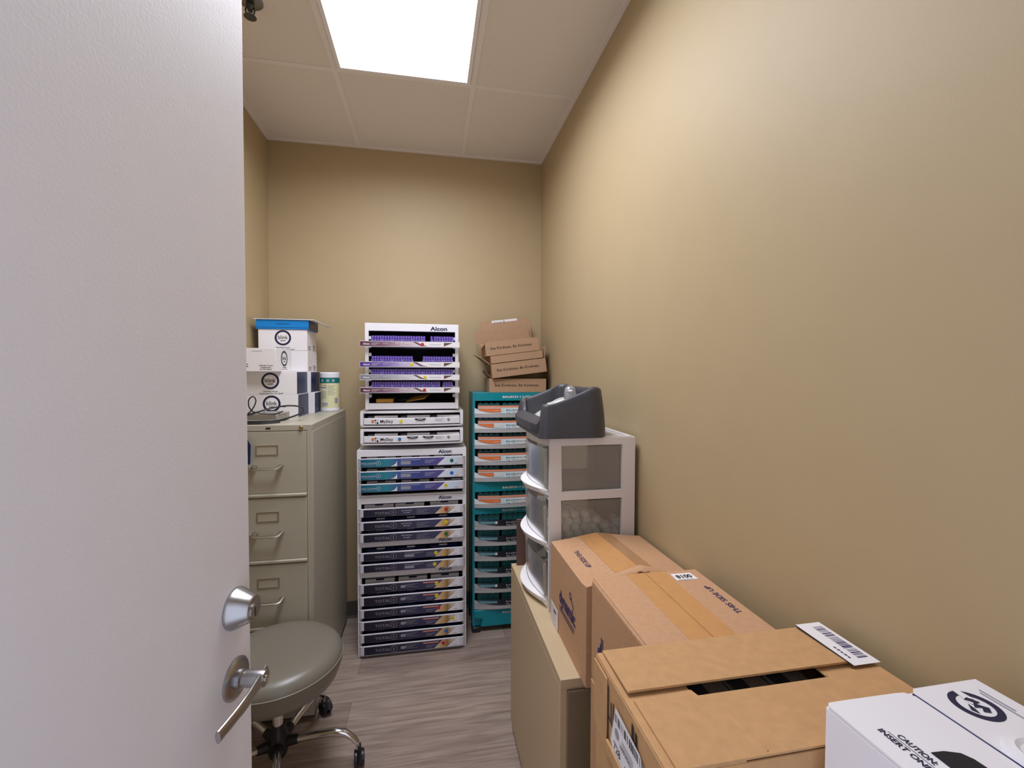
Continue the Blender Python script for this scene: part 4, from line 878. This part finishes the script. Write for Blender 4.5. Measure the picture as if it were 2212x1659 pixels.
k = len(vs); vs += [(0, 0, 0), (W_, 0, 0), (W_, D_, 0), (0, D_, 0)]
fs += [tuple([k, k+1]+[j for j in range(nu-1, -1, -1)]), tuple([k+2, k+3]+[4*nu+j for j in range(nu)]), tuple([k+3, k]+[i*nu for i in range(5)]), tuple([k+1, k+2]+[i*nu+nu-1 for i in range(4, -1, -1)]), (k+3, k+2, k+1, k)]
b_.add(vs, fs, 'card'); b_.build('carton_body', rA, smooth=20)
tp = MB()
for (ua, ub, m, lift) in ((.30, .5, 'tape', .0008), (.5, .66, 'tape_shade', .0010)):
    for i, (qa, qb) in enumerate(((0, .12), (.12, .35), (.35, .65), (.65, 1))):
        cu_ = [ua+(ub-ua)*j/3 for j in range(4)]
        for j in range(3): tp.add([(cu_[j]*W_, qa*D_, ztop(cu_[j], qa)+lift), (cu_[j+1]*W_, qa*D_, ztop(cu_[j+1], qa)+lift), (cu_[j+1]*W_, qb*D_, ztop(cu_[j+1], qb)+lift), (cu_[j]*W_, qb*D_, ztop(cu_[j], qb)+lift)], [(0, 1, 2, 3)], m)
tp.poly((.30*W_, -.0006, ztop(.4, 0)-.05), X, Z, [(0, 0), (.36*W_, 0), (.36*W_, .048), (.2*W_, .055), (0, .042)], 'tape')
tp.build('packing_tape', rA, smooth=0)
# crumpled lip at the near end
rg = random.Random(5); lp = MB(); vs = []; n = 24
for i in range(n+1):
    u = .10+.86*i/n; z = ztop(u, 0); j = rg.uniform(-.003, .003); vs += [(u*W_, -.001, z-.018), (u*W_, -.009+j, z-.002+j), (u*W_, .000+j, z+.0055+j*.6), (u*W_, .022, z+.0006)]
fs = [(i*4+j, (i+1)*4+j, (i+1)*4+j+1, i*4+j+1) for i in range(n) for j in range(3)]; lp.add(vs, fs, 'card'); lp.build('crumpled_flap', rA, smooth=60)
p_ = MB(); up_l = Vector((1, 0, .245)).normalized()
p_.text('THIS SIDE UP', (.040, 1.268-AY0, ztop(.13, .67)+.0014), Vector((0, -1, .020)), up_l, .0135, 'blueprint', w=.118, bold=.012)
# wordmark on the left side
def leftface(y, z): return Vector((-.0006, y-AY0, z-AZ0))
p_.text('dynamic', leftface(1.278, .808), -Y, Z, .040, 'blueprint', w=.148, bold=.035)
p_.ring(leftface(1.172, .874), -Y, Z, .010, .0065, 'blueprint', 24, lift=.0004); p_.poly(leftface(1.170, .866), -Y, Z, [(0, 0), (.018, -.012), (.028, -.018), (.026, -.010), (.012, -.001), (.002, .006)], 'blueprint', .0004)
for zz, ww in ((.792, .14), (.783, .132)): p_.poly(leftface(1.276, zz), -Y, Z, [(0, 0), (ww, 0), (ww, .004), (0, .004)], 'blueprint', .0004)
p_.build('print', rA, smooth=0)
sl = MB(); sl.poly(leftface(1.365, .703), -Y, Z, [(0, 0), (.075, 0), (.075, .066), (0, .066)], 'paper', .0008)
for q in range(5): sl.poly(leftface(1.356, .712+.010*q), -Y, Z, [(0, 0), (.05-.008*(q % 2), 0), (.05-.008*(q % 2), .0022), (0, .0022)], 'grey_ink', .0012)
sl.poly(leftface(1.338, .745), -Y, Z, [(0, 0), (.03, 0), (.03, .005), (0, .005)], 'ink', .0012); sl.build('shipping_label', rA, smooth=0)
# B
BX0, BX1, BY0, BY1, BZ0, BZ1 = .385, .664, .700, 1.010, .758, 1.000
rB = thing('cardboard_box', 'taped cardboard box with a white 0018 sticker, mid row along the right wall', 'box', (BX0, BY0, BZ0)); W_, D_, H_ = BX1-BX0, BY1-BY0, BZ1-BZ0
b_ = MB(); b_.box(0, W_, 0, D_, 0, H_-.001, 'flute'); b_.build('carton_body', rB, bevel=.006, seg=3)
b_ = MB(); b_.box(.004, W_*.50-.0008, .002, D_-.002, H_-.001, H_+.0008, 'flute'); b_.box(W_*.50+.0008, W_-.004, .002, D_-.002, H_-.001, H_+.0008, 'flute'); b_.build('top_flap', rB, smooth=0)
tp = MB(); tp.box(W_*.325, W_*.4975, .001, D_-.001, H_+.0008, H_+.0014, 'tape'); tp.box(W_*.5025, W_*.68, .001, D_-.001, H_+.0008, H_+.0014, 'tape'); tp.box(W_*.325, W_*.68, D_-.001, D_+.0006, H_-.07, H_+.0014, 'tape'); tp.build('packing_tape', rB, smooth=0)
p_ = MB(); p_.text('THIS SIDE UP', (.254, .805-BY0, H_+.0012), Y, -X, .0135, 'blueprint', w=.118, bold=.012)
p_.poly((-.0004, .945-BY0, .105), -Y, Z, [(0, 0), (.004, 0), (.004, .030), (0, .030)], 'blueprint', .0004); p_.poly((-.0004, .937-BY0, .105), -Y, Z, [(0, 0), (.004, 0), (.004, .030), (0, .030)], 'blueprint', .0004)
p_.text('dynamic', (-.0004, .965-BY0, .078), -Y, Z, .040, 'blueprint', w=.148, bold=.035); p_.build('print', rB, smooth=0)
sk = MB(); aL = math.radians(0); sk.poly((.627-BX0, .990-BY0, H_+.0016), Vector((-1, .02, 0)), Vector((0, -1, 0)), [(-.008, -.002), (.044, -.002), (.046, .032), (-.010, .032)], 'paper'); sk.text('0018', (.629-BX0, .983-BY0, H_+.0018), -X, -Y, .016, 'ink', w=.040, bold=.03); sk.poly((.627-BX0, .962-BY0, H_+.0018), -X, -Y, [(0, 0), (.04, 0), (.04, .0012), (0, .0012)], 'grey_ink', .0002); sk.build('number_sticker', rB, smooth=0)
# supports below B
bx('cardboard_box', 'plain cardboard box directly under the box with the 0018 sticker', .384, .664, .702, 1.008, .380, .7575, 'card')
bx('cardboard_box', 'lowest cardboard box on the floor under the 0018 sticker box column', .384, .664, .702, 1.008, .001, .3795, 'card')
# C: wide brown box with overlapping flaps
CX0, CX1, CY0, CY1, CZ0, CZ1 = .262, .680, .445, .665, .937, 1.046
rC = thing('cardboard_box', 'wide ochre cardboard box with loose overlapping top flaps and a barcode label by the wall', 'box', (CX0, CY0, CZ0)); W_, D_, H_ = CX1-CX0, CY1-CY0, CZ1-CZ0
b_ = MB(); t_ = .004
b_.box(0, t_, 0, D_, 0, H_, 'card2'); b_.box(W_-t_, W_, 0, D_, 0, H_, 'card2'); b_.box(t_, W_-t_, 0, t_, 0, H_, 'card2'); b_.box(t_, W_-t_, D_-t_, D_, 0, H_, 'card2'); b_.box(t_, W_-t_, t_, D_-t_, 0, t_, 'card2')
b_.build('carton_body', rC, bevel=.0015)
for xa, xb in ((.001, .100), (W_-.10, W_-.001)): MB().box(xa, xb, .001, D_-.001, H_+.0002, H_+.0022, 'card2').build('inner_flap', rC, smooth=0)
b_ = MB(); ff = [(.010, .6625-CY0), (.008, .5660-CY0), (.413, .5660-CY0), (.416, .6645-CY0)]
b_.add([(p[0], p[1], H_+(.0035 if i in (0, 3) else .0065)) for i, p in enumerate(ff)]+[(p[0], p[1], H_+(.0065 if i in (0, 3) else .0098)) for i, p in enumerate(ff)], [(0, 1, 2, 3), (7, 6, 5, 4), (0, 4, 5, 1), (1, 5, 6, 2), (2, 6, 7, 3), (3, 7, 4, 0)], 'card2'); b_.build('top_flap', rC, smooth=0)
b_ = MB(); b_.add([(.012, .001, H_+.0024), (.416, .001, H_+.0024), (.414, .555-CY0, H_+.0024), (.320, .555-CY0, H_+.0024), (.316, .547-CY0, H_+.0024), (.104, .547-CY0, H_+.0024), (.100, .559-CY0, H_+.0024), (.012, .555-CY0, H_+.0024)] +
                  [(.012, .001, H_+.0052), (.416, .001, H_+.0052), (.414, .555-CY0, H_+.0052), (.320, .555-CY0, H_+.0052), (.316, .547-CY0, H_+.0052), (.104, .547-CY0, H_+.0052), (.100, .559-CY0, H_+.0052), (.012, .555-CY0, H_+.0052)],
                  [tuple(range(8))[::-1], tuple(range(8, 16))]+[(i, (i+1) % 8, 8+(i+1) % 8, 8+i) for i in range(8)], 'card2'); b_.build('top_flap', rC, smooth=0)
for xa in (.13, .30): b_ = MB(); b_.add([(xa, .005, H_+.0053), (xa+.003, .005, H_+.0053), (xa-.007, .545-CY0, H_+.0053), (xa-.010, .545-CY0, H_+.0053), (xa+.0015, .005, H_+.0062), (xa-.0085, .545-CY0, H_+.0062)], [(0, 4, 5, 3), (4, 1, 2, 5)], 'card2'); b_.build('fold_crease', rC, smooth=0)
# left side: torn edge strip, hand slot, fold
b_ = MB(); b_.box(-.0035, -.0005, .614-CY0, .664-CY0, .004, H_-.004, 'card2'); b_.box(-.0050, -.0005, .455-CY0, .611-CY0, -.002, .016, 'card2'); b_.build('side_flap', rC, bevel=.001)
p_ = MB(); L_ = lambda y, z: Vector((-.0008, y-CY0, z-CZ0))
p_.poly(L_(.6135, .950), -Y, Z, [(0, 0), (.0035, 0), (.0035, .082), (0, .082)], 'ink', .0006)
p_.poly(L_(.602, .985), -Y, Z, [(0, 0), (.003, 0), (.003, .030), (0, .030)], 'ink', .0004); p_.poly(L_(.594, .985), -Y, Z, [(0, 0), (.003, 0), (.003, .034), (0, .034)], 'ink', .0004); p_.poly(L_(.609, .990), -Y, Z, [(0, 0), (.022, -.010), (.022, -.013), (0, -.003)], 'ink', .0004)
for yy_, zz in ((.534, 1.016), (.524, 1.012)): p_.poly(L_(yy_, zz), -Y, Z, [(0, 0), (.006, 0), (.006, .020), (0, .022)], 'ink', .0004)
p_.build('print', rC, smooth=0)
sl = MB(); sl.poly(L_(.598, .957), -Y, Z, [(.0, .006), (.012, -.008), (.110, -.014), (.116, .0), (.108, .045), (.090, .060), (.016, .066)], 'paper', .0016)
L2 = lambda y, z: L_(y, z)+Vector((-.0020, 0, 0))
rg = random.Random(2); yq = .583
while yq > .500:
    ww = rg.choice((.001, .0016, .0028)); sl.poly(L2(yq, 1.002-.0*(.583-yq)), -Y, Z, [(0, 0), (ww, 0), (ww, .012), (0, .012)], 'ink'); yq -= ww+rg.choice((.0012, .002, .004))
sl.text('728', L2(.586, .960), -Y, Z, .012, 'ink', w=.022, bold=.0); sl.text('7891', L2(.550, .954), -Y, Z, .012, 'ink', w=.030, bold=.0); sl.text('200034065', L2(.566, .978), -Y, Z, .006, 'ink', w=.034)
sl.disc(L2(.576, .988), -Y, Z, .007, 'grey_ink', 14); sl.poly(L2(.588, .955), -Y, Z, [(0, 0), (.075, -.004), (.075, -.0048), (0, -.0008)], 'grey_ink')
for q in range(3): sl.poly(L2(.560, .990-.004*q), -Y, Z, [(0, 0), (.035, 0), (.035, .0014), (0, .0014)], 'grey_ink')
sl.build('shipping_label', rC, smooth=0)
# barcode label on the far flap by the wall
sl = MB(); zq = H_+.0103; sl.box(.370, .418, .555-CY0, .6655-CY0, zq-.0004, zq, 'paper'); sl.box(.3675, .370, .555-CY0, .664-CY0, zq-.0004, zq, 'ink')
yq = .652-CY0; rg = random.Random(9)
while yq > .567-CY0:
    ww = rg.choice((.0007, .0012, .0018)); sl.poly((.393, yq, zq+.0002), X, Y, [(0, 0), (.018, 0), (.018, ww), (0, ww)], 'blueprint'); yq -= ww+rg.choice((.001, .0016, .0022))
[sl.poly((.379, .600-CY0-q*.0062, zq+.0002), -Y, X, [(0, 0), (.0045, 0), (.0045, .004 if q % 2 else .003), (0, .003)], 'blueprint') for q in range(5)]; sl.build('barcode_label', rC, smooth=0)
# tin packs seen through the gap
for k, xx in enumerate((.105, .172, .240)):
    tb_ = thing('tinned_pack', 'grey and black printed pack inside the ochre box, %s of three seen through the gap' % ('leftmost', 'middle', 'rightmost')[k], 'pack', (CX0+xx, .500, CZ0+.0045))
    q = MB(); q.box(0, .064, 0, .12, 0, .094, 'silver'); q.build('pack', tb_, bevel=.003); q = MB(); q.poly((.0, .02, .0943), X, Y, [(.004, 0), (.030, 0), (.030, .08), (.004, .08)], 'ink', .0002)
    for zz in (.035, .048): q.text('CAPTIL', (.006, zz, .0946), X, Y, .006, 'grey_ink', w=.022, bold=.02)
    q.build('print', tb_, smooth=0)
bx('cardboard_box', 'large cardboard box directly under the wide ochre box', .275, .680, .448, .696, .520, .9365, 'card2')
bx('cardboard_box', 'lowest cardboard box on the floor under the wide ochre box', .275, .680, .448, .696, .001, .5195, 'card2')
# D: white box in the foreground
DX0, DX1, DY0, DY1, DZ0, DZ1 = .447, .664, .060, .426, .780, 1.120
rD = thing('white_box', 'white cardboard carton with circular logo and hand slot, nearest at the lower right', 'box', (DX0, DY0, DZ0)); W_, D_, H_ = DX1-DX0, DY1-DY0, DZ1-DZ0
b_ = MB(); b_.box(0, W_, 0, D_, 0, H_-.003, 'white'); b_.build('carton_body', rD, bevel=.002)
def flap(pts, zt_=H_, m='white', hole=None):
    q = MB(); n = len(pts); q.add([(x, y, zt_-.003) for x, y in pts]+[(x, y, zt_) for x, y in pts], [tuple(range(n))[::-1], tuple(range(n, 2*n))]+[(i, (i+1) % n, n+(i+1) % n, n+i) for i in range(n)], m); return q
sx_ = .562-DX0
flap([(0, 0), (sx_-.0007, 0), (sx_-.0007, D_-.010), (sx_-.008, D_-.002), (sx_-.02, D_-.001), (.03, D_), (.004, D_), (0, D_-.004)]).build('top_flap', rD, smooth=0)
flap([(sx_+.0007, 0), (W_, 0), (W_, D_), (sx_+.008, D_), (sx_+.0007, D_-.006)], H_+.0012).build('top_flap', rD, smooth=0)
p_ = MB(); zq = H_+.0002; P2 = lambda x, y, z=zq: Vector((x-DX0, y-DY0, z))
p_.box(sx_-.0009, sx_+.0009, 0, D_-.006, H_-.002, H_+.0004, 'navygloss')
p_.text('CAUTION:', P2(.4797, .3735), -Y, X, .0068, 'navy', w=.036, bold=.02, shear=0); p_.text('INSERT ONE', P2(.4678, .3835), -Y, X, .0068, 'navy', w=.050, bold=.02); p_.text('THUMB', P2(.4797, .330), -Y, X, .0068, 'navy', w=.03, bold=.02)
p_.poly(P2(.4766, .380, zq+.0001), -Y, X, [(0, 0), (.045, 0), (.045, .0007), (0, .0007)], 'navy')
zl = H_+.0016; oL = P2(.6110, .3905, zl); p_.ring(oL, -Y, X, .0235, .0165, 'navy', 40, sx=1.0); 
p_.poly(oL, -Y, X, [(-.026, .008), (-.008, .010), (-.011, .002), (.0, .006), (-.003, -.003), (-.028, .002)], 'white', .0003)
p_.poly(oL, -Y, X, [(-.012, .004), (-.003, .010), (-.001, .003), (.006, .010), (.012, .004), (.009, -.003), (.004, .003), (.002, -.005), (-.004, .002), (-.010, -.003)], 'navy', .0004)
p_.poly(oL, -Y, X, [(-.004, -.006), (.004, -.007), (.011, -.010), (.004, -.013)], 'navy', .0004)
for q, (s1, ww) in enumerate((('The Chemistry', .034), ('of Essential Oils', .040))): p_.poly(P2(.6395+.0048*(1-q), .410-.004*q, zl), -Y, X, [(0, 0), (ww, 0), (ww, .0022), (0, .0022)], 'grey_ink')
p_.build('print', rD, smooth=0)
hs = MB(); hs.poly(P2(.497, .350, H_+.0006), -Y, X, [(0, -.005), (.001, .010), (.006, .024), (.014, .029), (.025, .030), (.09, .030), (.10, .02), (.10, -.006)], 'blackmat'); hs.build('hand_slot', rD, smooth=0)
kn = MB(); kn.lathe([(.030, 0), (.028, .004), (.020, .006), (.016, .003), (0, .002)], 'white', 32, o=P2(.592, .322, H_+.001)); kn.build('round_button', rD)
bx('cardboard_box', 'cardboard box under the white carton at the lower right', .447, .664, .060, .426, .001, .7795, 'card')

# ------------------------------------------------------------------ rolling stool
st = thing('rolling_stool', 'round grey green vinyl stool on a chrome five arm base with black casters', 'stool', (-.557, 1.748, 0))
zt = .468
MB().lathe([(0, zt+.012), (.08, zt+.012), (.14, zt+.010), (.185, zt+.005), (.208, zt-.006), (.220, zt-.026), (.222, zt-.040), (.221, zt-.052), (.216, zt-.075), (.205, zt-.105), (.18, zt-.122), (0, zt-.124)][::-1], 'vinyl', 64, o=(.008, -.008, 0)).build('seat', st, smooth=60)
pts = [(.008+.2215*math.cos(2*PI*k/64), -.008+.2215*math.sin(2*PI*k/64), zt-.036) for k in range(65)]
MB().tube(pts, .0018, 'pipe', 8).build('piping', st)
MB().lathe([(.06, .340), (.075, .336), (.075, .330), (.03, .325), (.0175, .322), (.0175, .17)][::-1], 'chrome', 28).build('column', st)
MB().lathe([(0, .06), (.020, .06), (.030, .072), (.036, .095), (.038, .13), (.034, .155), (.026, .168), (.020, .185), (0, .185)], 'black', 28).build('hub', st)
for k in range(5):
    a = math.radians(68.7-72*k); c, s = math.cos(a), math.sin(a)
    P = [(.03, .118), (.08, .124), (.14, .132), (.20, .136), (.24, .128), (.268, .108), (.284, .086)]
    ar = MB().tube([(r*c, r*s, z) for r, z in P], [.013, .013, .0135, .014, .0135, .012, .010], 'chrome', 14).build('arm', st)
    MB().tube([(r*c, r*s, z) for r, z in ((.026, .117), (.05, .121), (.072, .1235))], [.019, .018, .0155], 'black', 14).build('sleeve', ar)
    ca = MB(); cx_, cy_ = .292*c, .292*s; ta = a+1.1+.7*k; tx_, ty_ = math.cos(ta), math.sin(ta); nx_, ny_ = -ty_, tx_
    ca.tube([(.286*c, .286*s, .058), (.286*c, .286*s, .092)], .006, 'chrome', 10)
    for sgn in (-1, 1):
        o = (cx_+nx_*.012*sgn-nx_*.006, cy_+ny_*.012*sgn-ny_*.006, .0278); ca.lathe([(0, 0), (.024, 0), (.0275, .003), (.0275, .010), (.024, .013), (0, .013)], 'black', 24, o=o, ax=(nx_, ny_, 0))
    hood = []
    for q in range(9): th = math.radians(-20+q*24); hood.append((cx_+tx_*.030*math.cos(th), cy_+ty_*.030*math.cos(th), .028+.030*math.sin(th)))
    ca.tube(hood, .011, 'black', 10, flat=(1.5, .6)); ca.build('caster', st)
